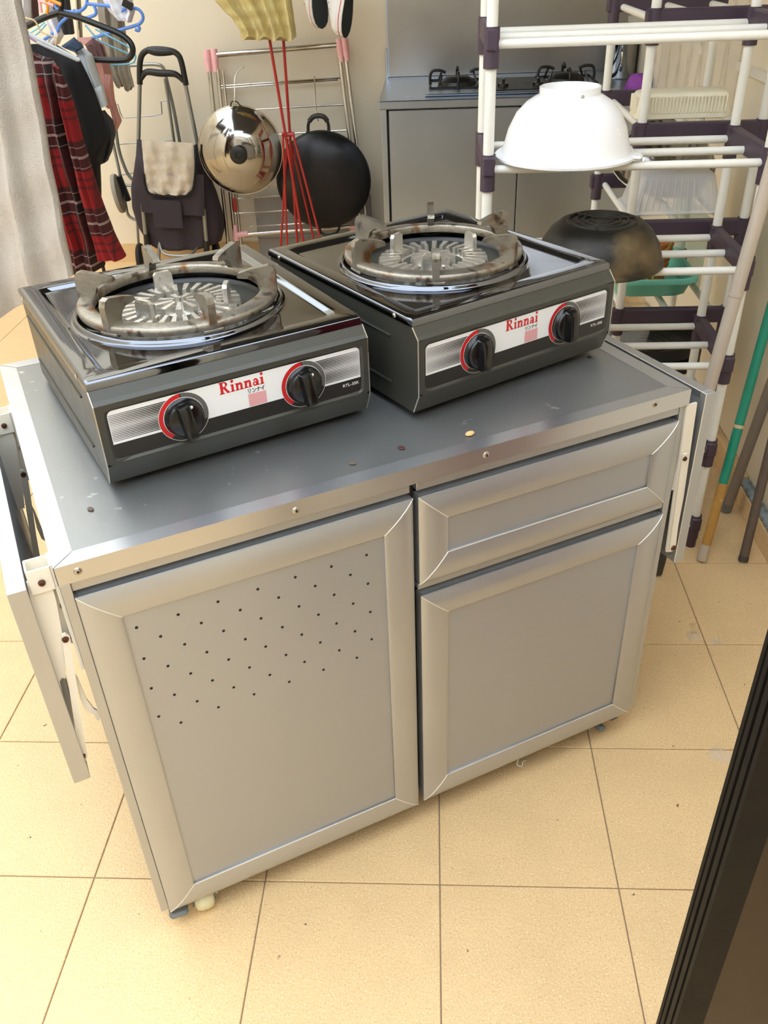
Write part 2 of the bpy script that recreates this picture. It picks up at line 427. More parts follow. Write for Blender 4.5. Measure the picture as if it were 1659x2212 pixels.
# ================================================================== CABINET
OX, OY, YAW = 0.16839, -0.10478, math.radians(28.290)
W, D, H = 1.042, 0.717, 0.825
cab = thing('kitchen_cabinet', (OX, OY, 0), 'silver aluminium kitchen cabinet on casters carrying two gas stoves', 'cabinet', rz=YAW)
CB = WM[cab]; CBI = CB.inverted()
def cat_(x, y, u=None, v=None, z=None):
    """cabinet-frame point seen at pixel x,y in the plane u=, v= or z= of the cabinet"""
    o = CBI @ CAM; d = CBI.to_3x3() @ (_R @ Vector(((x - IW / 2) / FPX, -(y - IH / 2) / FPX, -1.0)))
    t = (u - o.x) / d.x if u is not None else (v - o.y) / d.y if v is not None else (z - o.z) / d.z
    return o + d * t
def cpart(n, mb, m, p=None, **k): return obj(n, mb, m, p or cab, local=True, **k)
TW = 0.028                                              # width of the top trim
cpart('tabletop', MB().box((TW - .004, TW - .004, H - 0.02), (W - TW + .004, D - TW + .004, H - 0.0006)), 'alu_top', smooth=False)
def mitre(name, p, m, outer, inner, z0, z1, sl=0.0006):
    """a rail of trapezium plan with mitred ends"""
    cpart(name, MB().prism([outer[0], outer[1], inner[1], inner[0]], z1 - z0, Matrix.Translation((0, 0, z0))), m, p, smooth=False)
e = 0.0009
mitre('top_trim', None, 'alu_trim', [(e, 0), (W - e, 0)], [(TW + e, TW), (W - TW - e, TW)], H - 0.029, H)
mitre('top_trim', None, 'alu_trim', [(W, e), (W, D - e)], [(W - TW, TW + e), (W - TW, D - TW - e)], H - 0.029, H)
mitre('top_trim', None, 'alu_trim', [(W - e, D), (e, D)], [(W - TW - e, D - TW), (TW + e, D - TW)], H - 0.029, H)
mitre('top_trim', None, 'alu_trim', [(0, D - e), (0, e)], [(TW, D - TW - e), (TW, TW + e)], H - 0.029, H)
ZB = 0.060
cpart('side_panel', MB().box((0.0015, 0.02, ZB), (0.012, D - .005, H - 0.03)), 'alu_panel', smooth=False)
cpart('side_panel', MB().box((W - 0.012, 0.02, ZB), (W - 0.0015, D - .005, H - 0.03)), 'alu_panel', smooth=False)
cpart('back_panel', MB().box((0.012, D - .015, ZB), (W - 0.012, D - .006, H - 0.03)), 'alu_panel', smooth=False)
cpart('bottom_panel', MB().box((0.012, 0.022, ZB), (W - 0.012, D - .015, ZB + .012)), 'alu_panel', smooth=False)
cpart('corner_post', MB().box((0.001, 0.001, ZB), (0.0148, 0.03, H - 0.03), .001), 'alu', smooth=False)
cpart('corner_post', MB().box((W - 0.0148, 0.004, ZB), (W - 0.001, 0.03, H - 0.03), .001), 'alu', smooth=False)
cpart('front_rail', MB().box((0.0148, 0.006, 0.778), (0.5105, 0.03, H - 0.029), .001), 'alu', smooth=False)
cpart('front_rail', MB().box((0.522, 0.006, 0.778), (W - 0.0148, 0.03, H - 0.029), .001), 'alu', smooth=False)
cpart('front_rail', MB().box((0.522, 0.006, 0.586), (W - 0.0148, 0.03, 0.598), .001), 'alu', smooth=False)
cpart('mullion', MB().box((0.5095, 0.021, ZB), (0.5225, 0.04, H - 0.029)), 'gap_shade', smooth=False)  # coloured dark for the shaded recess between the fronts
cpart('shade_backing', MB().box((0.0148, 0.030, ZB + .012), (W - 0.0148, 0.034, H - 0.03)), 'gap_shade', smooth=False)  # dark sheet added behind the fronts as shade in their gaps
for sx, sz in ((168, 1234), (639, 1103), (1050, 983), (1415, 873)):
    q = cat_(sx, sz, v=0.0)
    s_ = cpart('screw', MB().lathe([(0.0001, 0.0026), (0.0028, 0.0024), (0.0052, 0.0008), (0.0058, 0)], 14, Matrix.Translation((q.x, 0, q.z)) @ Matrix.Rotation(PI / 2, 4, 'X')), 'screw')
    cpart('socket', MB().lathe([(0.0001, 0.003), (0.0018, 0.003), (0.0018, 0.002)], 8, Matrix.Translation((q.x, 0, q.z)) @ Matrix.Rotation(PI / 2, 4, 'X')), 'hole_shade', s_)
# framed fronts: four mitred rails with a swelling profile round a recessed panel
RW = 0.0505
PROF = [(0.0, 0.019), (0.0, -0.0005), (0.0012, -0.0014), (0.006, -0.0038), (0.014, -0.0058), (0.024, -0.0066), (0.034, -0.0062), (0.044, -0.0048), (0.0495, -0.0036), (0.0505, -0.003), (0.0505, 0.006)]
PROF_T = [(0.0, 0.019), (0.0035, 0.012), (0.0045, 0.006), (0.003, 0.002), (0.0, 0.0002), (0.0004, -0.002)] + PROF[3:]
def front(name, u0, u1, z0, z1, lab):
    fr = bpy.data.objects.new(name, None); fr.empty_display_size = 0.03; col.objects.link(fr); fr.parent = cab; WM[fr] = WM[cab]; fr['label'] = lab
    g_ = 0.00035
    def rail(side):
        mb = MB(); prof = PROF_T if side == 't' else PROF
        A = []; B = []
        for w_, v_ in prof:
            if side == 't': A.append((u0 + w_ + g_, v_, z1 - w_)); B.append((u1 - w_ - g_, v_, z1 - w_))
            if side == 'b': A.append((u1 - w_ - g_, v_, z0 + w_)); B.append((u0 + w_ + g_, v_, z0 + w_))
            if side == 'l': A.append((u0 + w_, v_, z0 + w_ + g_)); B.append((u0 + w_, v_, z1 - w_ - g_))
            if side == 'r': A.append((u1 - w_, v_, z1 - w_ - g_)); B.append((u1 - w_, v_, z0 + w_ + g_))
        n = len(prof); vs = A + B
        fs = [(i, i + 1, n + i + 1, n + i) for i in range(n - 1)] + [(n - 1, 0, n, 2 * n - 1), tuple(range(n - 1, -1, -1)), tuple(range(n, 2 * n))]
        mb.add(vs, fs); return cpart({'t': 'top_rail', 'b': 'bottom_rail', 'l': 'stile', 'r': 'stile'}[side], mb, 'alu', fr, ang=50)
    for s_ in 'tblr': rail(s_)
    # highlights on the mitres and lower inner edge, drawn as pale tubes
    for (ua, za, ub, zb) in ((u0, z1, u0 + RW, z1 - RW), (u1, z1, u1 - RW, z1 - RW), (u0, z0, u0 + RW, z0 + RW), (u1, z0, u1 - RW, z0 + RW)):
        pts = []
        for w_, v_ in PROF[1:-1]:
            t = w_ / RW; pts.append((ua + (ub - ua) * t, v_ - 0.0002, za + (zb - za) * t))
        cpart('edge_highlight', MB().tube(pts, 0.00085, 6), 'alu_highlight', fr)
    cpart('edge_highlight', MB().tube([(u0 + RW, -0.0034, z0 + RW), (u1 - RW, -0.0034, z0 + RW)], 0.0011, 6), 'alu_highlight', fr)
    pn = cpart('panel', MB().box((u0 + RW - .002, 0.0, z0 + RW - .002), (u1 - RW + .002, 0.005, z1 - RW + .002)), 'alu_panel', fr, smooth=False)
    return fr, pn
dl, dl_panel = front('cabinet_door', 0.0153, 0.5118, 0.0535, 0.7715, 'left door with rows of small vent holes')
front('drawer', 0.5215, 1.0235, 0.6020, 0.7700, 'wide drawer front')
front('cabinet_door', 0.5235, 1.0245, 0.0585, 0.5770, 'right door without holes')
holes = [(295,1356),(385,1328),(471,1300),(557,1273),(638,1247),(716,1224),(792,1199),(347,1375),(435,1346),(519,1318),(602,1291),(681,1266),(757,1242),
 (311,1423),(399,1392),(483,1363),(564,1336),(646,1310),(722,1285),(795,1261),(363,1439),(447,1409),(530,1381),(610,1355),(688,1328),(763,1304),
 (327,1487),(412,1455),(494,1425),(574,1397),(652,1371),(727,1347),(800,1322),(377,1501),(459,1470),(539,1442),(618,1415),(692,1388),(767,1364),
 (343,1548),(426,1515),(505,1485),(583,1458),(658,1430),(733,1405),(803,1381),(391,1561),(472,1528),(549,1500),(625,1473),(699,1447),(771,1421)]
hb = MB(); hr = MB()
for hx, hy in holes:
    q = cat_(hx, hy, v=-0.0003); mx = Matrix.Translation((q.x, 0, q.z)) @ Matrix.Rotation(PI / 2, 4, 'X')
    hb.lathe([(0.0001, 0.0004), (0.0023, 0.0004), (0.0024, -0.001)], 10, mx)  # flat dark discs painted for the shade inside the vents
ho = cpart('vent_holes', hb, 'hole_shade', cab, kind='stuff')
# drop leaves folded down at both sides
for nm, ua, ub in (('drop_leaf', -0.0595, -0.0385), ('drop_leaf', W + 0.038, W + 0.056)):
    lf = cpart(nm, MB().box((ua, 0.012, 0.456), (ub, D - .03, 0.794)), 'alu_panel', smooth=False, label='drop leaf folded down beside the %s' % ('left door' if ua < 0 else 'drawer'))
    t_ = 0.0015
    cpart('edge_trim', MB().box((ua - t_, 0.0, 0.444), (ub + t_, 0.012, 0.806), .0005), 'alu', lf, smooth=False)
    cpart('edge_trim', MB().box((ua - t_, D - .03, 0.444), (ub + t_, D - .018, 0.806), .0005), 'alu', lf, smooth=False)
    cpart('edge_trim', MB().box((ua - t_, 0.0125, 0.794), (ub + t_, D - .0305, 0.806), .0005), 'alu_trim', lf, smooth=False)
    cpart('edge_trim', MB().box((ua - t_, 0.0125, 0.444), (ub + t_, D - .0305, 0.456), .0005), 'alu', lf, smooth=False)
    if ua > 0: cpart('edge_highlight', MB().tube([(ua - t_, 0.001, 0.446), (ua - t_, 0.0005, 0.806), (ua - t_, 0.3, 0.8065)], 0.0008, 6), 'alu_highlight', lf)  # painted highlight along the leaf's inner edge
# folding shelf brackets in white sheet metal
def plate(poly, v0, v1):
    mb = MB(); n = len(poly)
    vs = [(u, v0, z) for u, z in poly] + [(u, v1, z) for u, z in poly]
    return mb.add(vs, [tuple(range(n)), tuple(range(2 * n - 1, n - 1, -1))] + [(i, n + i, n + (i + 1) % n, (i + 1) % n) for i in range(n)])
def pin(par, u, v, z, r=0.0042):
    cpart('rivet', MB().lathe([(0.0001, 0.002), (r * .45, 0.002), (r * .5, 0.0032), (r, 0.0026), (r * 1.15, 0)], 12, Matrix.Translation((u, v, z)) @ Matrix.Rotation(PI / 2, 4, 'X')), 'rust_screw', par)
def px(lst, v): return [(cat_(a, b, v=v).x, cat_(a, b, v=v).z) for a, b in lst]
def lbr(v):
    br = bpy.data.objects.new('folding_bracket', None); br.empty_display_size = .03; col.objects.link(br); br.parent = cab; WM[br] = WM[cab]
    V = 0.012
    cpart('hinge_block', MB().box((-0.033, v, 0.786), (-0.003, v + 0.03, 0.790)).box((-0.033, v, 0.790), (-0.003, v + .003, 0.822)).box((-0.033, v + .027, 0.790), (-0.003, v + .03, 0.822)).box((-0.0335, v + .003, 0.790), (-0.031, v + .027, 0.822)).box((-0.004, v, 0.64), (0.0005, v + .032, 0.823)), 'white_metal', br, smooth=False)
    A = px([(58, 1262), (108, 1252), (122, 1300), (135, 1370), (140, 1420), (143, 1470), (135, 1468), (130, 1476), (152, 1570), (172, 1642), (166, 1645), (130, 1545), (92, 1400)], V)
    cpart('leaf_arm', plate(A, v + .004, v + .007), 'white_metal', br, smooth=False)
    B = px([(132, 1372), (141, 1368), (151, 1374), (158, 1420), (172, 1530), (189, 1632), (186, 1642), (170, 1647), (160, 1560), (145, 1460)], V)
    cpart('strut', plate(B, v - .001, v + .003), 'white_metal', br, smooth=False)
    cpart('mount_plate', plate(px([(104, 1254), (124, 1262), (181, 1434), (175, 1428), (162, 1405), (140, 1400), (128, 1330)], V), v + .016, v + .020), 'white_metal', br, smooth=False)
    Cc = px([(163, 1462), (172, 1478), (190, 1520), (205, 1540), (213, 1545), (219, 1562), (213, 1567), (205, 1553), (188, 1545), (176, 1520)], V)
    cpart('release_lever', plate(Cc, v + .009, v + .013), 'white_metal', br, smooth=False)
    for a, b_ in ((90, 1258), (141, 1380), (178, 1632)):
        q = px([(a, b_)], V)[0]; pin(br, q[0], v - .001, q[1])
    for z in (0.80, 0.745, 0.69):
        cpart('mounting_screw', MB().lathe([(0.0001, 0.0026), (0.003, 0.0024), (0.006, 0)], 10, Matrix.Translation((-0.004, v + .018, z)) @ Matrix.Rotation(-PI / 2, 4, 'Y')), 'screw', br)
    return br
lbr(0.012); lbr(0.50)
for v in (0.000, 0.50):
    br = bpy.data.objects.new('folding_bracket', None); br.empty_display_size = .03; col.objects.link(br); br.parent = cab; WM[br] = WM[cab]
    u0 = W
    cpart('leaf_arm', plate([(u0 - .004, .795), (u0 + .018, .795), (u0 + .028, .60), (u0 + .028, .49), (u0 + .022, .476), (u0 + .010, .480), (u0 + .004, .60)], v, v + .004), 'white_metal', br, smooth=False)
    cpart('arm_flange', MB().box((u0 + .0005, v + .005, .62), (u0 + .004, v + .035, .795)), 'white_metal', br, smooth=False)
    cpart('strut', plate([(u0 + .003, .70), (u0 + .012, .70), (u0 + .026, .49), (u0 + .024, .482), (u0 + .014, .482)], v - .005, v - .002), 'white_metal', br, smooth=False)
    pin(br, u0 + .020, v - .005, .490, .005); pin(br, u0 + .007, v - .005, .69, .004)
# casters
def caster(u, v, rz, levers):
    cs = bpy.data.objects.new('caster', None); cs.empty_display_size = .03; col.objects.link(cs); cs.parent = cab
    cs.location = (u, v, 0); cs.rotation_euler = (0, 0, rz); WM[cs] = WM[cab] @ Matrix.Translation((u, v, 0)) @ Matrix.Rotation(rz, 4, 'Z')
    def P(n, mb, m): obj(n, mb, m, cs, local=True)
    P('wheel', MB().lathe([(0.004, -0.017), (0.015, -0.018), (0.0215, -0.014), (0.0245, -0.006), (0.0245, 0.006), (0.0215, 0.014), (0.015, 0.018), (0.004, 0.017)], 28, Matrix.Translation((0.018, 0, 0.0245)) @ Matrix.Rotation(PI / 2, 4, 'Y')), 'caster_cream')
    P('fork', MB().box((-0.010, -0.020, 0.050), (0.044, 0.024, 0.0595), .002).box((-0.005, -0.010, 0.016), (-0.001, 0.014, 0.052), .001).box((0.037, -0.010, 0.016), (0.041, 0.014, 0.052), .001), 'caster_grey')
    P('axle', MB().tube([(-0.008, 0, 0.0245), (0.044, 0, 0.0245)], 0.004, 8), 'screw')
    if levers:
        P('brake_lever', MB().box((-0.046, -0.030, 0.026), (-0.012, -0.006, 0.038), .005).box((-0.022, -0.016, 0.036), (-0.008, -0.010, 0.05), .002), 'caster_grey')
        P('brake_lever', MB().box((-0.052, 0.010, 0.018), (-0.018, 0.028, 0.032), .005).box((-0.026, 0.006, 0.03), (-0.010, 0.018, 0.048), .003), 'caster_grey')
    return cs
caster(0.060, 0.024, math.radians(-6), True)
caster(W - 0.060, 0.058, math.radians(95), True)
caster(0.075, D - 0.07, math.radians(-60), False)
caster(W - 0.075, D - 0.07, math.radians(-110), False)

# ================================================================== GAS STOVES
SW, SD, SH = 0.4251, 0.4644, 0.1692
def text_mesh(txt, size, bold=0.0, shear=0.0):
    cu = bpy.data.curves.new('txt', 'FONT'); cu.body = txt; cu.size = size; cu.offset = bold; cu.shear = shear; cu.resolution_u = 3
    o = bpy.data.objects.new('txt', cu); col.objects.link(o)
    dg = bpy.context.evaluated_depsgraph_get(); me = bpy.data.meshes.new_from_object(o.evaluated_get(dg))
    vs = [v.co.copy() for v in me.vertices]; fs = [tuple(p.vertices) for p in me.polygons]
    bpy.data.objects.remove(o); bpy.data.curves.remove(cu); bpy.data.meshes.remove(me)
    return vs, fs
def arc_poly(cx, cy, r0, r1, a0, a1, n=14, sx=1.0, sy=1.0):
    P = [(cx + sx * r1 * math.cos(a0 + (a1 - a0) * i / n), cy + sy * r1 * math.sin(a0 + (a1 - a0) * i / n)) for i in range(n + 1)]
    Q = [(cx + sx * r0 * math.cos(a0 + (a1 - a0) * i / n), cy + sy * r0 * math.sin(a0 + (a1 - a0) * i / n)) for i in range(n + 1)]
    return [[P[i], P[i + 1], Q[i + 1], Q[i]] for i in range(n)]
def serif_word():
    """the maker's name in a bold slab-serif, as polygons; x-height 0.62, cap height 1"""
    out = []
    def rect(x0, y0, x1, y1): out.append([(x0, y0), (x1, y0), (x1, y1), (x0, y1)])
    x = 0.0
    # R
    rect(x + .10, 0, x + .36, 1.0); rect(x, 0, x + .46, .09); rect(x, .91, x + .30, 1.0)
    out.extend(arc_poly(x + .44, .745, .155, .255, -PI / 2, PI / 2, 14, 1.25, 1.0)); rect(x + .30, .90, x + .46, 1.0); rect(x + .30, .49, x + .46, .585)
    out.append([(x + .34, .50), (x + .58, .52), (x + .92, .06), (x + .66, .06)]); rect(x + .66, 0, x + .98, .09)
    out.append([(x + .60, .60), (x + .80, .74), (x + .74, .86), (x + .56, .90)])
    x += 1.04
    def stem_i(x):
        rect(x + .08, 0, x + .30, .62); rect(x, 0, x + .38, .08); rect(x, .54, x + .2, .62)
        out.append([(x + .19 + .135 * math.cos(t * PI / 8), .88 + .135 * math.sin(t * PI / 8)) for t in range(16)])
    def let_n(x):
        rect(x + .08, 0, x + .29, .62); rect(x, 0, x + .37, .08); rect(x, .54, x + .2, .62)
        rect(x + .47, 0, x + .68, .42); rect(x + .40, 0, x + .76, .08)
        out.extend(arc_poly(x + .45, .40, .07, .235, 0, PI * .95, 12, 1.0, 1.0))
    stem_i(x); x += .44
    let_n(x); x += .82
    let_n(x); x += .82
    # a
    rect(x + .36, 0, x + .57, .44); rect(x + .5, 0, x + .66, .08)
    out.extend(arc_poly(x + .30, .40, .10, .235, .05, PI * .92, 12)); out.extend(arc_poly(x + .24, .19, .085, .205, 0, 2 * PI, 20, 1.05, .95))
    x += .72
    stem_i(x); x += .4
    return out, x
KNOB_N = 32
def make_stove(loc, rz, label, phase, lugphase, knob_tilt):
    st = thing('gas_stove', loc, label, 'stove', 'portable gas stoves on the cabinet', rz)
    def P(n, mb, m, par=None, **k): return obj(n, mb, m, par or st, local=True, **k)
    ca, cb = 0.2115, 0.228
    Z0 = SH
    # --- body shell: folded sheet, side profile swept across
    pr = [(0.006, 0.157), (0.000, 0.1565), (-0.010, 0.1440), (-0.0150, 0.139), (-0.0150, 0.046), (0.0, 0.012), (0.006, 0.012), (SD - 0.006, 0.012), (SD - 0.006, 0.157)]
    n = len(pr)
    mb = MB()
    A = [(0.0015, b, h) for b, h in pr]; B = [(SW - 0.0015, b, h) for b, h in pr]
    keep = [i for i in range(n) if i not in (3, 7)]
    mb.add(A + B, [(i, n + i, n + (i + 1) % n, (i + 1) % n) for i in keep] + [tuple(range(n)), tuple(range(2 * n - 1, n - 1, -1))])
    P('body', mb, 'stove_paint', smooth=False)
    sd = MB()
    for a_ in (0.0008, SW - 0.0008):
        sd.tube([(a_, 0.06, 0.045), (a_, 0.44, 0.045)], 0.0018, 6); sd.tube([(a_, 0.06, 0.125), (a_, 0.44, 0.125)], 0.0018, 6)
    for s_i, a_ in enumerate((0.0008, SW - 0.0008)):
        for h_ in (0.045, 0.125):
            P('side_crease', MB().tube([(a_, 0.06, h_), (a_, 0.44, h_)], 0.0018, 6), 'stove_paint')
    for a_ in (0.0015, SW - 0.0015):
        P('corner_seam', MB().tube([(a_, 0.0, 0.156), (a_, -0.0148, 0.139), (a_, -0.0148, 0.046), (a_, 0.0, 0.013)], 0.0011, 6), 'screw')
    # --- front panel with the recessed name plate opening
    fa0, fa1, fh0, fh1 = 0.0015, SW - 0.0015, 0.046, 0.139
    pa0, pa1, ph0, ph1 = 0.0160, 0.4105, 0.0530, 0.1285
    pc = ((pa0 + pa1) / 2, (ph0 + ph1) / 2); hw, hh = (pa1 - pa0) / 2, (ph1 - ph0) / 2
    ts = thetas(72, (hw, hh), ((fa1 - fa0) / 2, (fh1 - fh0) / 2))
    def lp(f, b): return [(pc[0] + f(t)[0], b, pc[1] + f(t)[1]) for t in ts]
    def fo(t):
        x, y = rr(t, hw + .01, hh + .0045, 0)
        x, y = (max(fa0 - pc[0], min(fa1 - pc[0], x * 1.0)), y)
        return x, y
    def fout(t):
        c, s = math.cos(t), math.sin(t)
        X = (fa1 - pc[0]) if c > 0 else (fa0 - pc[0]); Yv = (fh1 - pc[1]) if s > 0 else (fh0 - pc[1])
        k = min(X / c if abs(c) > 1e-9 else 1e9, Yv / s if abs(s) > 1e-9 else 1e9); return c * k, s * k
    fp = MB().rings([lp(fout, -0.0150), lp(lambda t: rr(t, hw + .004, hh + .004, .012), -0.0150), lp(lambda t: rr(t, hw + .0005, hh + .0005, .009), -0.0122)])
    P('front_panel', fp, 'stove_paint', smooth=False)
    pl = MB(); pts = [(pc[0] + rr(t, hw + .0005, hh + .0005, .009)[0], -0.0122, pc[1] + rr(t, hw + .0005, hh + .0005, .009)[1]) for t in ts]
    pl.add(pts, [tuple(range(len(pts)))])
    plate_o = P('name_plate', pl, 'print_black', smooth=False)
    bp = -0.0125
    def flat(n_, polys, m, b=bp, par=plate_o):
        mbx = MB()
        for q in polys: mbx.add([(x, b, z) for x, z in q], [tuple(range(len(q)))])
        return P(n_, mbx, m, par, smooth=False)
    # white field of the plate, rounded at the top corners
    band = 0.0765
    wf_ = [(pa0 + .001, band), (pa1 - .001, band)] + [(pa1 - .001 - .008 + .008 * math.cos(t * PI / 12), ph1 - .001 - .008 + .008 * math.sin(t * PI / 12)) for t in range(7)] + [(pa0 + .009 - .008 * math.sin(t * PI / 12), ph1 - .009 + .008 * math.cos(t * PI / 12)) for t in range(7)]
    flat('white_field', [wf_], 'plate_white')
    stripes = []
    for k in range(17):
        z = 0.1205 - k * 0.00245; t = 0.0005 + 0.0012 * (0.35 + 0.65 * abs(math.sin(k * .33 + .6)))
        stripes.append([(pa0 + .002, z - t * .25), (0.118, z - t * .7), (0.118, z + t * .7), (pa0 + .002, z + t * .25)])
        stripes.append([(0.315, z - t * .7), (pa1 - .002, z - t * .25), (pa1 - .002, z + t * .25), (0.315, z + t * .7)])
    flat('stripe_print', stripes, 'print_black', bp - .0002)['kind'] = 'stuff'
    wd, wl = serif_word(); sc_ = 0.0185; wx = 0.0700 / (wl * sc_)
    flat('name_print', [[(0.1790 + x * sc_ * wx, 0.1085 + z * sc_) for x, z in q] for q in wd], 'print_red', bp - .0003)
    vs, fs = text_mesh('リンナイ', 0.0088, 0.00022)
    w0 = max(v.x for v in vs) or 1
    P('kana_print', MB().add([(0.2205 + v.x * 0.028 / w0, bp - .0003, 0.0992 + v.y) for v in vs], fs), 'print_black', plate_o, smooth=False)
    pk = []
    for k in range(10):
        z = 0.0972 - k * 0.002
        pk.append([(0.2213, z - .0012), (0.2498, z - .0012), (0.2498, z), (0.2213, z)])
    flat('pink_print', pk, 'print_pink', bp - .0003)['kind'] = 'stuff'
    vs, fs = text_mesh('RTL-35K', 0.0075, 0.0001); w0 = max(v.x for v in vs)
    P('model_print', MB().add([(0.3770 + v.x * 0.029 / w0, bp - .0003, 0.0665 + v.y * .9) for v in vs], fs), 'print_white', plate_o, smooth=False)
    # --- knobs
    for ki, ka in enumerate((0.1215, 0.3115)):
        kh = 0.0905
        F = Matrix.Translation((ka, bp, kh)) @ Matrix.Rotation(PI / 2, 4, 'X')
        r_ = 0.0375
        def arc2(r0, r1, a0, a1, m, nm, lift):
            P(nm, MB().add(*_flat_arc(r0, r1, a0, a1), F @ Matrix.Translation((0, 0, lift))), m, plate_o, smooth=False)
        arc2(0.0, 0.0375, 0, 2 * PI, 'print_white', 'dial_print', .0004)
        arc2(0.0, 0.0368, 0, 2 * PI, 'print_black', 'dial_print', .0006)
        arc2(0.0305, 0.0365, math.radians(92), math.radians(232), 'print_red', 'dial_print', .0008)
        arc2(0.0305, 0.0365, math.radians(-20), math.radians(90), 'print_grey', 'dial_print', .0008)
        arc2(0.0293, 0.0303, 0, 2 * PI, 'print_white', 'dial_print', .0008)
        kn = P('knob', MB().lathe([(0.0295, 0.0010), (0.0295, 0.003), (0.0272, 0.0055), (0.0262, 0.010), (0.0255, 0.0125), (0.0235, 0.0142), (0.0001, 0.0145)], KNOB_N, F), 'knob_black')
        K = F @ Matrix.Rotation(knob_tilt, 4, 'Z')
        gr = MB()
        prof = [(-0.0265, 0.0), (-0.0245, 0.013), (-0.012, 0.0165), (0.012, 0.0165), (0.0235, 0.0125), (0.0255, 0.0)]
        loops = []
        for y_, z_ in [(-0.0278, .010), (-0.0268, .0255), (-0.0225, .0285), (0.016, .0270), (0.0235, .0225), (0.0255, .0135)]:
            h = 0.0082
            loops.append([(-h * 1.35, y_, 0.012), (-h, y_, z_ * .92), (-h * .55, y_, z_), (h * .55, y_, z_), (h, y_, z_ * .92), (h * 1.35, y_, 0.012)])
        gr.rings(loops, K, cap0=True, cap1=True)
        P('grip', gr, 'knob_black', kn, ang=30)
        P('pointer_dot', MB().lathe([(0.0001, 0.0158), (0.0018, 0.0156), (0.0026, 0.0146)], 12, K @ Matrix.Translation((0.0115, 0.0165, 0))), 'print_white', kn)
    # --- feet
    for a_, b_ in ((0.045, 0.05), (SW - .045, 0.05), (0.045, SD - .05), (SW - .045, SD - .05)):
        P('foot', MB().lathe([(0.0001, 0.0), (0.012, 0.0), (0.0135, 0.002), (0.0125, 0.013)], 16, Matrix.Translation((a_, b_, 0))), 'rubber')
    # --- mirror top plate
    bw, bh = SW / 2, SD / 2; mc = (SW / 2, SD / 2)
    offx, offy = ca - mc[0], cb - mc[1]
    T = thetas(120, (bw, bh), (bw - .03, bh - .034), (bw - .036, bh - .040))
    def rect_ray(t, ix, iy, z, rad=0.0):
        # ray from the burner centre to a rectangle centred on the plate
        c, s = math.cos(t), math.sin(t)
        X = (bw - ix - offx) if c > 0 else (-(bw - ix) - offx); Yv = (bh - iy - offy) if s > 0 else (-(bh - iy) - offy)
        k = min(X / c if abs(c) > 1e-9 else 1e9, Yv / s if abs(s) > 1e-9 else 1e9)
        return (ca + c * k, cb + s * k, z)
    def circ(t, r, z): return (ca + r * math.cos(t), cb + r * math.sin(t), z)
    tp = MB().rings([
        [rect_ray(t, 0.001, 0.001, Z0 - .0125) for t in T], [rect_ray(t, -0.0006, -0.0006, Z0 - .0120) for t in T], [rect_ray(t, -0.0002, -0.0002, Z0 - .0028) for t in T],
        [rect_ray(t, 0.0016, 0.0016, Z0 - .0006) for t in T], [rect_ray(t, 0.005, 0.005, Z0) for t in T],
        [rect_ray(t, 0.0262, 0.0302, Z0 - .0001) for t in T], [rect_ray(t, 0.0275, 0.0315, Z0 - .0004) for t in T], [rect_ray(t, 0.0290, 0.0330, Z0 - .0012) for t in T], [rect_ray(t, 0.0345, 0.0385, Z0 - .0052) for t in T],
        [rect_ray(t, 0.0362, 0.0402, Z0 - .0060) for t in T], [rect_ray(t, 0.0385, 0.0425, Z0 - .0061) for t in T],
        [circ(t, 0.1760, Z0 - .0061) for t in T], [circ(t, 0.1708, Z0 - .0061) for t in T], [circ(t, 0.1700, Z0 - .0058) for t in T], [circ(t, 0.1685, Z0 - .0035) for t in T], [circ(t, 0.1675, Z0 - .0010) for t in T], [circ(t, 0.1655, Z0 + .0012) for t in T],
        [circ(t, 0.1630, Z0 + .0010) for t in T], [circ(t, 0.1600, Z0 - .001) for t in T], [circ(t, 0.1380, Z0 - .006) for t in T]])
    P('top_plate', tp, 'chrome_dark', ang=60)
    P('burner_well', MB().lathe([(0.1385, -.006), (0.132, -.012), (0.126, -.036), (0.05, -.042), (0.0001, -.042)], 48, Matrix.Translation((ca, cb, Z0))), 'dish_black')
    for a_, b_, ax in ((-0.0007, 0.045, -1), (-0.0007, SD - .045, -1), (SW + .0007, 0.045, 1)):
        P('screw', MB().lathe([(0.0001, 0.0022), (0.0026, 0.0018), (0.0042, 0)], 12, Matrix.Translation((a_, b_, Z0 - .0065)) @ Matrix.Rotation(ax * PI / 2, 4, 'Y')), 'screw')
    # --- cast pan ring with six lugs
    C0 = Matrix.Translation((ca, cb, Z0))
    ringp = [(0.1585, 0.0045), (0.1600, 0.010), (0.1590, 0.0145), (0.1560, 0.0165), (0.1390, 0.0185), (0.1345, 0.0175), (0.1325, 0.0150), (0.1330, 0.004), (0.1370, 0.0020), (0.1520, 0.0025), (0.1585, 0.0045)]
    ring = P('pan_ring', MB().lathe(ringp, 72, C0), 'cast_iron', ang=50)
    lug = [(0.1600, 0.010), (0.1610, 0.044), (0.1575, 0.0530), (0.1500, 0.0560), (0.1220, 0.0505), (0.1010, 0.0440), (0.0985, 0.0385), (0.1010, 0.0365), (0.1200, 0.0350), (0.1290, 0.0280), (0.1325, 0.0180)]
    for k in range(6):
        a = phase + k * PI / 3
        mx = C0 @ Matrix.Rotation(a, 4, 'Z') @ Matrix.Translation((0, 0.0060, 0)) @ Matrix.Rotation(PI / 2, 4, 'X')
        P('pan_support', MB().prism(lug, 0.0120, mx), 'cast_iron', ring, smooth=False)
        P('ring_foot', MB().box((0.149, -0.017, -0.001), (0.1588, 0.017, 0.006), .002, C0 @ Matrix.Rotation(a, 4, 'Z')), 'cast_iron', ring, smooth=False)
    # --- burner head: base, ring of fins, inner fins, three tall guide fins
    CH = C0 @ Matrix.Translation((0, 0, 0.008)) @ Matrix.Diagonal((1.13, 1.13, 1.0, 1))
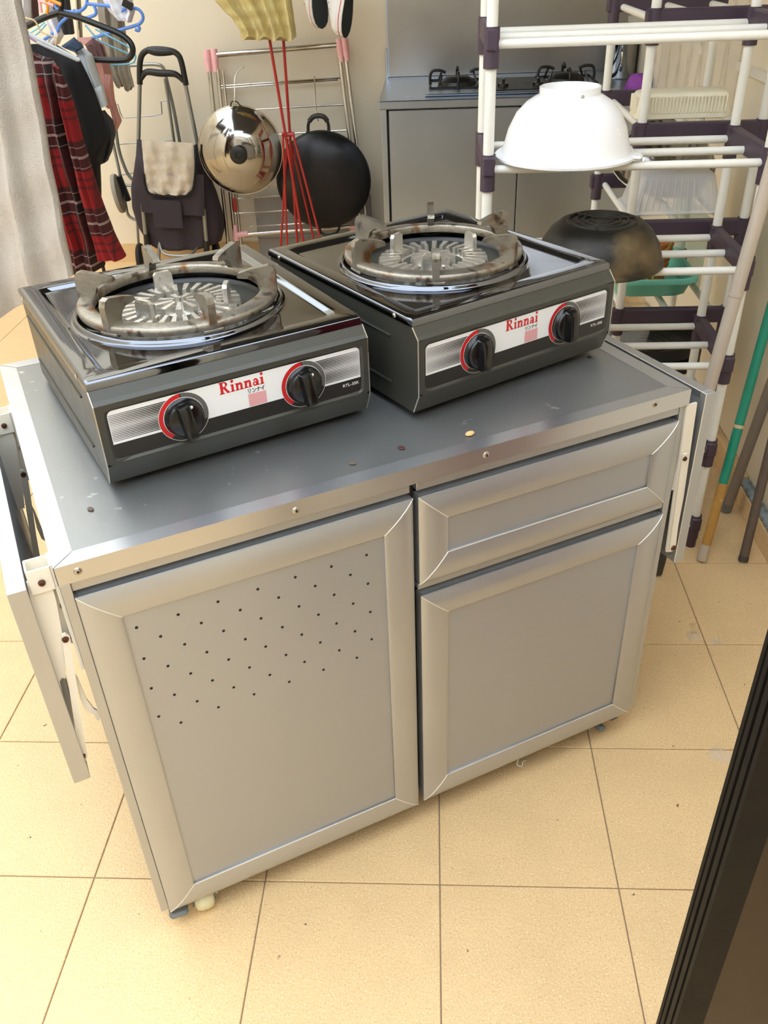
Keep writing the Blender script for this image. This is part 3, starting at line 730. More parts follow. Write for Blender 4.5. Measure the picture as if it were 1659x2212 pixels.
    hd = P('burner_head', MB().lathe([(0.040, -.036), (0.092, -.034), (0.094, -.024), (0.088, -.021), (0.050, -.020), (0.044, -.028), (0.034, -.028), (0.028, -.020), (0.0001, -.019)], 56, CH), 'cast_alu', ang=50)
    nf = 28
    for k in range(nf):
        a = 2 * PI * k / nf
        mx = CH @ Matrix.Rotation(a, 4, 'Z')
        P('burner_fin', MB().rings([[(0.052, -.0036, -.021), (0.052, .0036, -.021), (0.052, .0026, -.008), (0.052, -.0026, -.008)], [(0.088, -.0052, -.022), (0.088, .0052, -.022), (0.086, .0042, -.010), (0.086, -.0042, -.010)]], mx, cap0=True, cap1=True), 'cast_alu', hd, smooth=False)
    for k in range(9):
        a = 2 * PI * k / 9 + .15
        mx = CH @ Matrix.Rotation(a, 4, 'Z')
        P('inner_fin', MB().rings([[(0.010, -.0028, -.021), (0.010, .0028, -.021), (0.010, .0020, -.004), (0.010, -.0020, -.004)], [(0.036, -.0052, -.024), (0.036, .0052, -.024), (0.035, .0044, -.007), (0.035, -.0044, -.007)]], mx, cap0=True, cap1=True), 'cast_alu', hd, smooth=False)
    for k in range(3):
        a = lugphase + k * 2 * PI / 3
        mx = CH @ Matrix.Rotation(a, 4, 'Z') @ Matrix.Translation((0.066, 0, 0)) @ Matrix.Rotation(PI / 2, 4, 'Z') @ Matrix.Rotation(PI / 2, 4, 'X') 
        P('guide_fin', MB().prism([(-0.0150, -.022), (0.0150, -.022), (0.0135, .016), (0.0100, .021), (-0.0100, .021), (-0.0135, .016)], 0.0065, mx), 'cast_alu', hd, smooth=False)
    return st
def _flat_arc(r0, r1, a0, a1, n=40):
    vs = []; fs = []
    for i in range(n + 1):
        a = a0 + (a1 - a0) * i / n; vs += [(r0 * math.cos(a), r0 * math.sin(a), 0), (r1 * math.cos(a), r1 * math.sin(a), 0)]
    for i in range(n): fs.append((2 * i, 2 * i + 1, 2 * i + 3, 2 * i + 2))
    return vs, fs
def stove_at(u, v, t, *a):
    q = CB @ Vector((u, v, H + 0.0001)); return make_stove(tuple(q), YAW + t, *a)
stove_at(0.1023, 0.1537, 0.0773, 'gas stove with two knobs above the left cabinet door, rusty pan ring', math.radians(30), math.radians(-30), math.radians(8))
stove_at(0.5830, 0.1339, 0.1468, 'gas stove with two knobs above the drawer, beside the inverted black pan', math.radians(-5), math.radians(-8), math.radians(3))
# crumbs lying on the tabletop
for (x, y, r, m, lab) in ((867, 970, .0042, 'pea_brown', 'small dark brown bean on the tabletop near the front edge'), (1015, 940, .0060, 'husk', 'tan husk on the tabletop, right of the dark bean'), (762, 1003, .0040, 'brown_wood', 'small brown crumb on the tabletop below the left stove'), (196, 1102, .0040, 'brown_wood', 'brown speck on the tabletop near its left front corner'), (1273, 773, .0030, 'rubber', 'black speck on the tabletop beside the right stove')):
    q = CB @ cat_(x, y, z=H - .001)
    mb = MB().lathe([(0.0001, 0), (r * .7, r * .12), (r, r * .45), (r * .8, r * .8), (0.0001, r)], 9, Matrix.Translation(q) @ Matrix.Rotation(random.random() * 6, 4, 'Z') @ Matrix.Scale(1.5, 4, (1, 0, 0)))
    single('crumb', mb, m, lab, 'crumb', 'crumbs on the tabletop')

# ================================================================== WHITE TUBE RACKS (right)
LV = [0.072, 0.312, 0.554, 0.796, 1.035, 1.282, 1.53]
def rack(name, label, corners, along, levels, ztop, bars_t, span):
    """corners: 4 (x,y) posts; along 'x' or 'y' = direction of the shelf bars; brackets run across them"""
    cx = sum(c[0] for c in corners) / 4; cy = sum(c[1] for c in corners) / 4
    rk = thing(name, (cx, cy, 0), label, 'rack', 'white tube racks with purple joints')
    R0 = 0.0118
    for (x, y) in corners:
        obj('post', MB().tube([(x, y, 0.02), (x, y, ztop)], R0, 12), 'rack_white', rk)
        obj('post_foot', MB().tube([(x, y, 0.0), (x, y, 0.075)], 0.0145, 12), 'rack_purple', rk)
    xs = sorted(set(c[0] for c in corners)); ys = sorted(set(c[1] for c in corners))
    for z in levels:
        for e_ in (0, 1):
            if along == 'x':
                x = (min(xs), max(xs))[e_]; a = (x, min(ys), z); b = (x, max(ys), z)
                br = MB().box((x - .013, min(ys) - .022, z - .012), (x + .013, max(ys) + .022, z + .030), .004)
            else:
                y = (min(ys), max(ys))[e_]; a = (min(xs), y, z); b = (max(xs), y, z)
                br = MB().box((min(xs) - .022, y - .013, z - .012), (max(xs) + .022, y + .013, z + .030), .004)
            bo = obj('shelf_bracket', br, 'rack_purple', rk)
            for q in (a, b):
                obj('joint_sleeve', MB().tube([(q[0], q[1], z - .045), (q[0], q[1], z + .032)], 0.0165, 12), 'rack_purple', bo)
        for t in bars_t:
            if along == 'x':
                y = min(ys) + (max(ys) - min(ys)) * t
                obj('shelf_bar', MB().tube([(span[0], y, z), (span[1], y, z)], 0.0092, 10), 'rack_white', rk)
            else:
                x = min(xs) + (max(xs) - min(xs)) * t
                obj('shelf_bar', MB().tube([(x, span[0], z), (x, span[1], z)], 0.0092, 10), 'rack_white', rk)
    return rk
rack('tube_rack', 'white tube rack with purple joints carrying the white bowl and the black pan', [(0.775, 1.075), (1.383, 1.075), (0.775, 1.335), (1.383, 1.335)], 'x', LV, 1.72, (0.0, 0.5, 1.0), (0.765, 1.378))
rack('tube_rack', 'white tube rack with purple joints behind, carrying the cream plastic basket', [(1.175, 1.400), (1.470, 1.400), (1.175, 1.93), (1.470, 1.93)], 'y', LV, 1.62, (0.08, 0.5, 0.92), (1.395, 1.945))

def rev(prof, n, c, rot=None):
    mx = Matrix.Translation(Vector(c)); mx = mx @ rot if rot else mx
    return MB().lathe(prof, n, mx)
# white mixing bowl upside down on the top shelf
zb = 1.0452
bw_ = thing('mixing_bowl', (0.952, 1.135, zb), 'large white plastic bowl upside down on the tube rack', 'bowl')
obj('bowl', rev([(0.158, 0.004), (0.1585, 0.009), (0.152, 0.0125), (0.145, 0.013), (0.1385, 0.030), (0.130, 0.062), (0.114, 0.094), (0.092, 0.116), (0.070, 0.129), (0.066, 0.130), (0.064, 0.127), (0.088, 0.113), (0.111, 0.090), (0.127, 0.060), (0.1355, 0.029), (0.142, 0.008), (0.150, 0.004), (0.158, 0.004)], 56, (0.952, 1.135, zb)), 'white_plastic', bw_)
obj('foot_ring', rev([(0.0655, 0.125), (0.0665, 0.1455), (0.0640, 0.1465), (0.0620, 0.1455), (0.0600, 0.131), (0.0001, 0.131)], 48, (0.952, 1.135, zb)), 'white_plastic', bw_)
obj('drip_nub', rev([(0.0001, 0.004), (0.003, 0.003), (0.004, 0)], 8, (0.970, 1.0725, zb + .1325), Matrix.Rotation(PI / 2, 4, 'X')), 'screw', bw_)
obj('pour_lip', MB().box((0, -0.022, 0.004), (0.024, 0.022, 0.0125), .004, Matrix.Translation((0.952, 1.135, zb)) @ Matrix.Rotation(-.35, 4, 'Z') @ Matrix.Translation((0.147, 0, 0))), 'white_plastic', bw_)
# black cast pan upside down on the shelf below
zb = 0.8062
pn = thing('cast_pan', (1.047, 1.118, zb), 'black deep pan upside down on the tube rack', 'pan')
obj('pan', rev([(0.150, 0.001), (0.1525, 0.004), (0.1515, 0.009), (0.147, 0.012), (0.146, 0.022), (0.137, 0.050), (0.118, 0.080), (0.098, 0.097), (0.090, 0.100), (0.0001, 0.101), (0.0001, 0.096), (0.095, 0.094), (0.132, 0.050), (0.143, 0.004), (0.150, 0.001)], 56, (1.047, 1.118, zb)), 'pan_black', pn)
for r0, r1 in ((0.020, 0.028), (0.038, 0.046), (0.056, 0.064), (0.074, 0.082)):
    obj('base_ring', rev([(r0, 0.100), (r0 + .001, 0.1035), (r1 - .001, 0.1035), (r1, 0.100)], 48, (1.047, 1.118, zb)), 'black_plastic', pn)
for a in (0.2, 2.29, 4.4):
    obj('base_rib', MB().box((0.02, -.004, .1005), (0.082, .004, .1042), .001, Matrix.Translation((1.047, 1.118, zb)) @ Matrix.Rotation(a, 4, 'Z')), 'black_plastic', pn)
for s_ in (-1,):
    obj('side_handle', MB().tube(bez([Vector((1.047, 1.118, zb + .018)) + Vector((s_ * .142, -.045, 0)), Vector((1.047, 1.118, zb + .020)) + Vector((s_ * .172, -.03, .004)), Vector((1.047, 1.118, zb + .020)) + Vector((s_ * .172, .03, .004)), Vector((1.047, 1.118, zb + .018)) + Vector((s_ * .142, .045, 0))]), 0.006, 8), 'black_plastic', pn)
# cream ribbed basket upside down on the rear rack
zb = 1.0655
ya = 1.428; yb = 1.535; x0 = at(1372, 270, Y=ya).x; x1 = at(1579, 270, Y=ya).x
bk = thing('plastic_basket', ((x0 + x1) / 2, (ya + yb) / 2, zb), 'cream ribbed plastic basket upside down on the rear tube rack', 'basket')
ts = thetas(48, ((x1 - x0) / 2, (yb - ya) / 2)); cc = ((x0 + x1) / 2, (ya + yb) / 2)
def rl(gx, z, rad=.018): return [(cc[0] + rr(t, (x1 - x0) / 2 - gx, (yb - ya) / 2 - gx, rad)[0], cc[1] + rr(t, (x1 - x0) / 2 - gx, (yb - ya) / 2 - gx, rad)[1], z) for t in ts]
obj('shell', MB().rings([rl(.004, zb + .001), rl(0, zb + .003), rl(.001, zb + .012), rl(.006, zb + .052), rl(.010, zb + .058), rl(.017, zb + .061)], cap1=True, cap0=True), 'cream_plastic', bk, ang=50)
for k in range(24):
    x = x0 + .020 + k * (x1 - x0 - .04) / 23
    obj('rib', MB().box((x - .0028, ya - .001, zb + .014), (x + .0028, ya + .012, zb + .054), .0015), 'cream_plastic', bk)
for k in range(6):
    y = ya + .022 + k * .0125
    obj('rib', MB().box((x0 - .0005, y - .0026, zb + .014), (x0 + .011, y + .0026, zb + .052), .0015), 'cream_plastic', bk)
# steel basin and frosted box on the rear rack
sb = thing('steel_basin', (1.335, 1.785, 0.806), 'polished steel basin upside down behind the frosted box', 'basin')
rt = Matrix.Translation((0, 0, 0.082)) @ Matrix.Rotation(math.radians(27), 4, 'X')
obj('basin', rev([(0.150, 0.0), (0.152, 0.004), (0.148, 0.007), (0.140, 0.008), (0.130, 0.040), (0.105, 0.075), (0.060, 0.098), (0.0001, 0.104), (0.0001, 0.101), (0.058, 0.095), (0.102, 0.072), (0.136, 0.006), (0.150, 0.0)], 48, (1.335, 1.785, 0.806), rt), 'steel_dull', sb)
obj('rim', MB().tube([(Matrix.Translation((1.335, 1.785, 0.806)) @ rt) @ Vector((0.151 * math.cos(a * PI / 20), 0.151 * math.sin(a * PI / 20), 0.002)) for a in range(40)], 0.0028, 6, closed=True), 'steel_tube', sb)
zb = 0.8265
bx_ = thing('frosted_box', (1.305, 1.53, zb), 'frosted clear plastic box upside down on the rear tube rack', 'box')
def fl_(hx, hy, z, rad=.02): return [(1.305 + rr(t, hx, hy, rad)[0], 1.53 + rr(t, hx, hy, rad)[1], z) for t in thetas(40, (.1, .07))]
obj('shell', MB().rings([fl_(.128, .088, zb), fl_(.130, .090, zb + .003), fl_(.128, .088, zb + .007), fl_(.120, .082, zb + .009), fl_(.098, .066, zb + .092), fl_(.092, .060, zb + .097)], cap1=True), 'frost_plastic', bx_, ang=50)
for k in range(12):
    x = -.085 + k * .0155
    obj('flute', MB().tube([(1.305 + x * 1.2, 1.53 - .083, zb + .012), (1.305 + x, 1.53 - .066, zb + .088)], .0018, 6), 'frost_plastic', bx_)
# teal basin, orange basket with rope, green sheet, black trays, clear box on the lower rear shelves
zb = 0.585
tb = thing('teal_basin', (1.285, 1.62, zb), 'teal green plastic basin on the rear tube rack below the basket', 'basin')
def tl(hx, hy, z, rad=.04): return [(1.285 + rr(t, hx, hy, rad)[0], 1.62 + rr(t, hx, hy, rad)[1], z) for t in thetas(40, (.1, .1))]
obj('tub', MB().rings([tl(.095, .13, zb), tl(.100, .135, zb + .004), tl(.112, .155, zb + .052), tl(.120, .163, zb + .055), tl(.119, .162, zb + .059), tl(.109, .152, zb + .057), tl(.096, .130, zb + .010)], cap0=True, cap1=True), 'teal_plastic', tb, ang=50)
obj('rim_fold', MB().rings([tl(.119, .162, zb + .042), tl(.123, .166, zb + .047), tl(.122, .165, zb + .058), tl(.115, .158, zb + .059)]), 'teal_plastic', tb, ang=50)
zb = 0.5965
ob = thing('woven_basket', (1.255, 1.60, zb), 'orange woven basket tied with rope, standing in the teal basin', 'basket')
obj('basket', rev([(0.0001, 0), (0.070, 0.0), (0.080, 0.010), (0.094, 0.125), (0.090, 0.125), (0.076, 0.012), (0.0001, 0.008)], 32, (1.255, 1.60, zb)), 'basket_orange', ob)
for k in range(8):
    r = 0.081 + k * .0018
    obj('weave_band', MB().tube([(1.255 + r * math.cos(a * PI / 16), 1.60 + r * math.sin(a * PI / 16), zb + .010 + k * .0145) for a in range(32)], .0030, 6, closed=True), 'basket_orange', ob)
rope_p = [(1.162, 1.555, zb + .10), (1.185, 1.515, zb + .076), (1.225, 1.498, zb + .064), (1.262, 1.496, zb + .072), (1.30, 1.512, zb + .10), (1.33, 1.54, zb + .125)]
obj('rope', MB().tube(bez(rope_p, 8), .0042, 6), 'rope', ob)
obj('rope_loop', MB().tube(bez([(1.262, 1.493, zb + .072), (1.276, 1.484, zb + .048), (1.273, 1.482, zb + .034), (1.262, 1.484, zb + .036), (1.259, 1.488, zb + .052), (1.255, 1.493, zb + .068)], 8), .0042, 6), 'rope', ob)
gs = MB().box((1.36, 1.50, 0.585), (1.366, 1.86, 0.80), .001, Matrix.Translation((0.052, 0, 0)))
single('plastic_sheet', gs, 'green_glass', 'greenish clear plastic sheet standing on the rear tube rack', 'sheet')
for k, (z, r) in enumerate(((0.3450, .165), (0.3920, .160))):
    t_ = thing('round_tray', (1.315, 1.60, z), 'black round ribbed tray, %s of the two on the low rear shelf' % ('lower' if k == 0 else 'upper'), 'tray', 'black round trays')
    obj('tray', rev([(0.0001, 0), (r * .92, 0), (r, .006), (r, .042), (r * .97, .042), (r * .95, .008), (0.0001, .006)], 44, (1.315, 1.60, z)), 'dark_tray', t_)
    for q in range(6):
        rr_ = r * (.2 + .13 * q)
        obj('tray_rib', MB().tube([(1.315 + rr_ * math.cos(a * PI / 16), 1.60 + rr_ * math.sin(a * PI / 16), z + .0075) for a in range(32)], .0022, 5, closed=True), 'dark_tray', t_)
zb = 0.4345
cb_ = thing('clear_box', (1.225, 1.53, zb), 'clear plastic food box lying on the black round trays', 'box')
def cl(hx, hy, z): return [(1.225 + rr(t, hx, hy, .012)[0], 1.53 + rr(t, hx, hy, .012)[1], z) for t in thetas(32, (.07, .06))]
obj('shell', MB().rings([cl(.060, .050, zb), cl(.072, .060, zb + .085), cl(.080, .068, zb + .087), cl(.080, .068, zb + .091), cl(.070, .058, zb + .089)], cap0=True), 'clear_plastic', cb_)
obj('lid_edge', MB().rings([cl(.079, .067, zb + .091), cl(.081, .069, zb + .094), cl(.078, .066, zb + .096)]), 'clear_plastic', cb_)

# plastic film pinned along the right wall behind the rack
fm = MB(); nu, nv = 60, 18; rnd = [random.uniform(-1, 1) for _ in range(200)]
for j in range(nv + 1):
    for i in range(nu + 1):
        s_ = i / nu; t = j / nv
        y = 2.02 + 1.05 * s_; z = 0.86 + 0.72 * t
        dx = 0.008 * math.sin(s_ * 47 + 2.2 * t) + 0.006 * math.sin(s_ * 91 - 3 * t + 1) + 0.003 * rnd[(i * 7 + j * 13) % 200]
        fm.v.append(Vector((1.576 + dx, y, z)))
for j in range(nv):
    for i in range(nu): fm.f.append((j * (nu + 1) + i, j * (nu + 1) + i + 1, (j + 1) * (nu + 1) + i + 1, (j + 1) * (nu + 1) + i))
single('plastic_film', fm, 'film', 'crinkled translucent plastic film hung along the right wall', 'film')

# ================================================================== POLES leaning at the right
def pole(name, label, a, b, r, m, parts=()):
    a = Vector(a); b = Vector(b); L_ = (b - a).length; d = (b - a) / L_
    t = thing(name, tuple(a), label, 'pole', 'poles leaning in the right corner')
    obj('shaft', MB().tube([a + d * .012, b], r, 14), m, t)
    for (n_, s0, s1, dr_, mm) in parts: obj(n_, MB().tube([a + d * (s0 * L_), a + d * (s1 * L_)], r + dr_, 14), mm, t)
    return t
foot = at(1418, 1236, Z=0.005); top = at(1659, 392, X=1.366); e_ = foot + (top - foot) * 1.35
bp_ = [('dark_end', 0.0, 0.13, .0006, 'bamboo_dark')] + [('node_ring', s_, s_ + .006, .0014, 'bamboo') for s_ in (0.36, 0.56, 0.78, 0.95)]
pole('bamboo_pole', 'pale bamboo pole with dark lower end, leaning between cabinet and rack', foot, e_, .0155, 'bamboo', bp_)
foot = at(1516, 1210, Z=0.004); top = at(1659, 690, X=1.50); e_ = foot + (top - foot) * 1.45
Lg = (e_ - foot).length
pole('painted_pole', 'bright green pole with ochre bare lower end, leaning on the right wall', foot, e_, .0125, 'green_paint', [('bare_end', 0.012, .235, .0004, 'ochre_wood'), ('pole_tip', 0, .05, .0010, 'bamboo'), ('tape_band', .395, .404, .0008, 'tan_tape')])
foot = at(1568, 1102, Z=0.004); top = at(1659, 850, X=1.553); e_ = foot + (top - foot) * 2.2
pole('grey_pole', 'smooth grey pole leaning on the right wall behind the green pole', foot, e_, .0145, 'grey_wood', [('end_cap', 0, .03, .0012, 'caster_grey')])
foot = at(1605, 1211, Z=0.004); top = at(1659, 990, X=1.545); e_ = foot + (top - foot) * 1.6
pole('brown_pole', 'weathered brown pole nearest the door frame, in front of the rope moulding', foot, e_, .0125, 'brown_wood', [('split_tip', 0, .03, .0008, 'bamboo_dark')])

# floor litter
for (x, y, r, lab) in ((1497, 1374, .020, 'clear plastic sliver on the floor left of the tile crossing'), (1548, 1386, .016, 'crumpled clear plastic scrap on the tile joint by the cabinet'), (1556, 1632, .026, 'crumpled clear wrapper on the floor against the door frame')):
    q = at(x, y, Z=0.0005); mb = MB(); n = 9
    loops = []
    for k in range(4):
        loops.append([(q.x + r * (1.1 - k * .28) * math.cos(2 * PI * i / n) * random.uniform(.7, 1.25), q.y + r * .7 * (1.1 - k * .28) * math.sin(2 * PI * i / n) * random.uniform(.7, 1.25), .0006 + k * r * .16 * random.uniform(.7, 1.3)) for i in range(n)])
    mb.rings(loops, cap1=True)
    single('plastic_scrap', mb, 'clear_plastic', lab, 'litter', 'plastic litter on the floor', smooth=False)
q = CB @ Vector((0.70, -0.004, 0.0))
th = [at(1120, 1640, Z=.03), at(1117, 1652, Z=.012), at(1127, 1655, Z=.004), at(1130, 1645, Z=.012), at(1136, 1643, Z=.004)]
single('thread', MB().tube(bez(th, 6), .0011, 5), 'plate_white', 'white curl of thread hanging under the right cabinet door', 'thread')

# ================================================================== COUNTER WITH HOB
CZ, CF, CX0 = 0.886, 3.10, 0.431
ct = thing('steel_counter', (1.0, 3.45, 0), 'stainless steel kitchen counter against the back wall', 'counter')
obj('worktop', MB().box((CX0 - .008, CF - .012, CZ - .034), (XR - .004, YB - .004, CZ), .004), 'steel', ct, smooth=False)
obj('left_side', MB().box((CX0, CF, 0.0), (CX0 + .025, YB - .004, CZ - .034), .002), 'steel', ct, smooth=False)
obj('carcass', MB().box((CX0 + .025, CF + .03, 0.08), (XR - .004, YB - .01, CZ - .034)), 'gap_shade', ct, smooth=False)
xm = at(1115, 420, Y=CF).x
for a, b in ((CX0 + .033, xm - .002), (xm + .002, XR - .006)):
    if b > a: obj('door', MB().box((a, CF + .003, 0.09), (b, CF + .03, CZ - .040), .003), 'steel', ct, smooth=False)
obj('upstand', MB().box((CX0, YB - .018, CZ), (XR - .004, YB - .004, CZ + .004), .001).box((CX0 - .004, YB - .02, CZ), (CX0 + .006, YB - .004, CZ + .13), .001), 'steel', ct, smooth=False)
sp = thing('backsplash', (1.0, YB - .006, CZ + .005), 'grey steel splash sheet on the wall above the counter', 'backsplash')
obj('sheet', MB().box((CX0 + .012, YB - .010, CZ + .006), (XR - .004, YB - .003, 2.4)), 'steel_splash', sp, smooth=False)
obj('edge_strip', MB().box((CX0 + .006, YB - .013, CZ + .006), (CX0 + .012, YB - .003, 2.4)), 'steel', sp, smooth=False)
hz = CZ + .001
hbk = thing('gas_hob', (1.0, 3.38, hz), 'two-burner gas hob with black wire supports in the steel counter', 'hob')
hx0, hx1 = at(918, 207, Z=hz).x, at(1345, 200, Z=hz).x
hy0, hy1 = at(1000, 207, Z=hz).y, at(1000, 172, Z=hz).y
obj('hob_plate', MB().box((hx0, hy0, hz), (hx1, hy1, hz + .010), .004), 'steel', hbk)
cxm = (hx0 + hx1) / 2; cym = (hy0 + hy1) / 2 + .02
bx1 = at(992, 190, Z=hz + .03).x; bx2 = at(1245, 188, Z=hz + .03).x
kx1, kx2 = at(1090, 190, Z=hz + .02).x, at(1167, 188, Z=hz + .02).x
obj('control_panel', MB().box(((kx1 * 1.35 - kx2 * .35), hy0 + .04, hz + .010), ((kx2 * 1.35 - kx1 * .35), hy1 - .08, hz + .014), .001), 'hob_black', hbk)
for kx in (kx1, kx2):
    k_ = obj('hob_knob', rev([(0.024, 0), (0.022, .014), (0.0001, .016)], 20, (kx, hy0 + .13, hz + .014)), 'knob_black', hbk)
    obj('knob_grip', MB().box((kx - .006, hy0 + .105, hz + .028), (kx + .006, hy0 + .155, hz + .046), .003), 'knob_black', k_)
for bx in (bx1, bx2):
    obj('burner_cap', rev([(0.085, 0.0), (0.080, .016), (0.062, .026), (0.050, .034), (0.0001, .036)], 32, (bx, cym, hz + .010)), 'hob_black', hbk)
    rg = [(bx + sx_ * .125, cym + sy_ * .125, hz + .014) for sx_, sy_ in ((-1, -1), (1, -1), (1, 1), (-1, 1))]
    obj('support_frame', MB().tube(rg, .005, 6, closed=True), 'hob_black', hbk)
    for a in range(4):
        an = a * PI / 2; 
        def R_(r, z): return (bx + r * math.cos(an), cym + r * math.sin(an), hz + z)
        obj('pan_support', MB().tube(bez([R_(.125, .012), R_(.126, .045), R_(.115, .068), R_(.08, .070), R_(.055, .060)], 5), .0062, 8), 'hob_black', hbk)
    for a in range(4):
        an = a * PI / 2 + PI / 4
        obj('pan_support', MB().tube([(bx + .125 * math.cos(an), cym + .125 * math.sin(an), hz + .014), (bx + .1 * math.cos(an), cym + .1 * math.sin(an), hz + .060)], .0045, 6), 'hob_black', hbk)
cp = at(1350, 168, Z=CZ); cp.x = min(cp.x, 1.53); cy_ = cp.y
mg = thing('steel_mug', (cp.x, cy_, CZ), 'lidded steel mug on the counter beside the hob', 'mug')
rM = 0.064
obj('cup', rev([(0.0001, .001), (rM * .95, .001), (rM, .008), (rM, .148), (rM + .003, .152)], 36, (cp.x, cy_, CZ)), 'steel_bright', mg)
obj('lid', rev([(rM + .005, .152), (rM + .006, .158), (rM * .9, .166), (rM * .5, .174), (0.0001, .178)], 36, (cp.x, cy_, CZ)), 'steel_bright', mg)
obj('lid_knob', rev([(0.006, .176), (0.006, .188), (0.012, .196), (0.0001, .204)], 16, (cp.x, cy_, CZ)), 'black_plastic', mg)
obj('handle', MB().tube(bez([(cp.x - .015, cy_ - rM, CZ + .125), (cp.x - .02, cy_ - rM - .03, CZ + .120), (cp.x - .02, cy_ - rM - .034, CZ + .06), (cp.x - .015, cy_ - rM, CZ + .04)], 6), .006, 8), 'steel_bright', mg)
cp = at(1415, 188, Z=CZ); cp.x = 1.535; cp.y = 3.115
pc_ = MB(); loops = []
for k in range(7):
    t = k / 6; r = .055 * math.cos(t * PI / 2 * .96) ** .6
    loops.append([(cp.x + r * math.cos(2 * PI * i / 22) * (1 + .12 * math.sin(5 * 2 * PI * i / 22 + k)), cp.y + .05 + r * .9 * math.sin(2 * PI * i / 22) * (1 + .10 * math.sin(4 * 2 * PI * i / 22 + 2 * k)), CZ + .001 + .065 * math.sin(t * PI / 2)) for i in range(22)])
pc_.rings(loops, cap0=True, cap1=True)
single('crumpled_cloth', pc_, 'purple_cloth', 'crumpled purple cloth on the counter at the right wall', 'cloth')

# ================================================================== BACK WALL: drying rack, lid, wok, trolley, cart
def resample(pts, n):
    pts = [Vector(p) for p in pts]; d = [0.0]
    for i in range(1, len(pts)): d.append(d[-1] + (pts[i] - pts[i - 1]).length)
    out = []
    for k in range(n):
        s_ = d[-1] * k / (n - 1); i = 1
        while i < len(pts) - 1 and d[i] < s_: i += 1
        t = (s_ - d[i - 1]) / max(1e-9, d[i] - d[i - 1]); out.append(pts[i - 1].lerp(pts[i], min(1, max(0, t))))
    return out
def cloth(L, Rr, Yt, Yb=None, nu=30, nv=34, amp=.014, freq=3.0, warp=.6, thick=.05, tri=0.0, hem=0.0, seed=0, top=None):
    """closed soft garment between a left and a right outline (photo pixels, top to bottom) hanging in the depth plane Yt..Yb"""
    Yb = Yt if Yb is None else Yb; rn = random.Random(seed)
    ph = [rn.uniform(0, 6.28) for _ in range(6)]
    def lift(P):
        n_ = len(P); return [at(p[0], p[1], Y=Yt + (Yb - Yt) * i / (n_ - 1)) for i, p in enumerate(P)]
    l = resample(lift(L), nv); r = resample(lift(Rr), nv)
    mb = MB(); uv = []; length = 0; lv = [0]
    for j in range(1, nv): length += ((l[j] + r[j]) / 2 - (l[j - 1] + r[j - 1]) / 2).length; lv.append(length)
    cols = 2 * nu
    for j in range(nv):
        t = j / (nv - 1); wdt = (r[j] - l[j]).length
        for k in range(cols):
            front = k < nu
            s_ = k / (nu - 1) if front else 1 - (k - nu) / (nu - 1)
            p = l[j].lerp(r[j], s_)
            g = amp * (.35 + .65 * t) * (math.sin(2 * PI * freq * s_ + ph[0] + warp * 2 * t) + .5 * math.sin(2 * PI * freq * 1.9 * s_ + ph[1] - warp * 3 * t) + .3 * math.sin(2 * PI * 5 * t + ph[2] + 3 * s_))
            b = thick * .5 * min(1.0, .18 + 5 * t) * math.sqrt(max(0, 1 - (2 * s_ - 1) ** 2)) ** .7
            y = p.y + g - b if front else p.y + g * .6 + b + .003
            z = p.z + (hem * math.sin(2 * PI * freq * s_ + ph[3]) if j == nv - 1 else 0)
            mb.v.append(Vector((p.x, y, z))); uv.append((s_ * wdt if front else 2 * wdt - s_ * wdt, -lv[j]))
    for j in range(nv - 1):
        for k in range(cols):
            q = (k + 1) % cols; mb.f.append((j * cols + k, j * cols + q, (j + 1) * cols + q, (j + 1) * cols + k))
    mb.f.append(tuple(range(cols - 1, -1, -1))); mb.f.append(tuple(range((nv - 1) * cols, nv * cols)))
    mb.f = [tuple(reversed(f)) for f in mb.f]
    mb.uv = uv; return mb
def pxs(lst, Y): return [at(x, y, Y=Y) for x, y in lst]

# folding stainless drying rack with pink joints leaning on the back wall
def lean(x, y):
    """point of the rack plane: nearer the wall at the top"""
    p0 = at(x, y, Y=3.60); Yv = 3.56 + .17 * max(0, min(1.1, p0.z)); return at(x, y, Y=Yv)
dk = thing('drying_rack', tuple(Vector((0.03, 3.57, 0))), 'folded stainless steel drying rack with pink joints leaning on the back wall', 'drying rack')
def ext_to_floor(a, b):
    a = lean(*a); b = lean(*b); d = b - a; t = (0.012 - a.z) / d.z; return a, a + d * t
for a, b, r in (((452, 150), (492, 520), .0105), ((470, 150), (506, 500), .0105), ((481, 152), (520, 520), .008), ((733, 122), (776, 470), .0105), ((746, 122), (790, 470), .0105)):
    p, q = ext_to_floor(a, b); obj('leg', MB().tube([p, q], r, 10), 'steel_tube', dk)
for a, b in (((446, 108), (452, 156)), ((462, 106), (467, 156)), ((732, 84), (738, 134)), ((744, 82), (750, 132))):
    c_ = obj('joint_clip', MB().tube([lean(*a), lean(a[0] + (b[0] - a[0]) * .35, a[1] + (b[1] - a[1]) * .35), lean(*b)], [.0165, .0175, .0135], 12), 'pink_plastic', dk)
    obj('joint_collar', MB().tube([lean(a[0] + (b[0] - a[0]) * .28, a[1] + (b[1] - a[1]) * .28), lean(a[0] + (b[0] - a[0]) * .42, a[1] + (b[1] - a[1]) * .42)], .0190, 12), 'red_plastic' if False else 'pink_plastic', c_)
obj('top_bar', MB().tube([lean(464, 119), lean(728, 97)], .0125, 12), 'steel_tube', dk)
for a, b in (((470, 186), (737, 168)), ((472, 191), (730, 172)), ((482, 240), (744, 226)), ((488, 297), (750, 281)), ((500, 410), (640, 399)), ((506, 430), (640, 420)), ((508, 461), (768, 446)), ((540, 489), (700, 480))):
    obj('rung', MB().tube([lean(*a), lean(*b)], .0042, 8), 'steel_tube', dk)
obj('bottom_bar', MB().tube([lean(528, 508), lean(790, 486)], .0125, 12), 'steel_tube', dk)
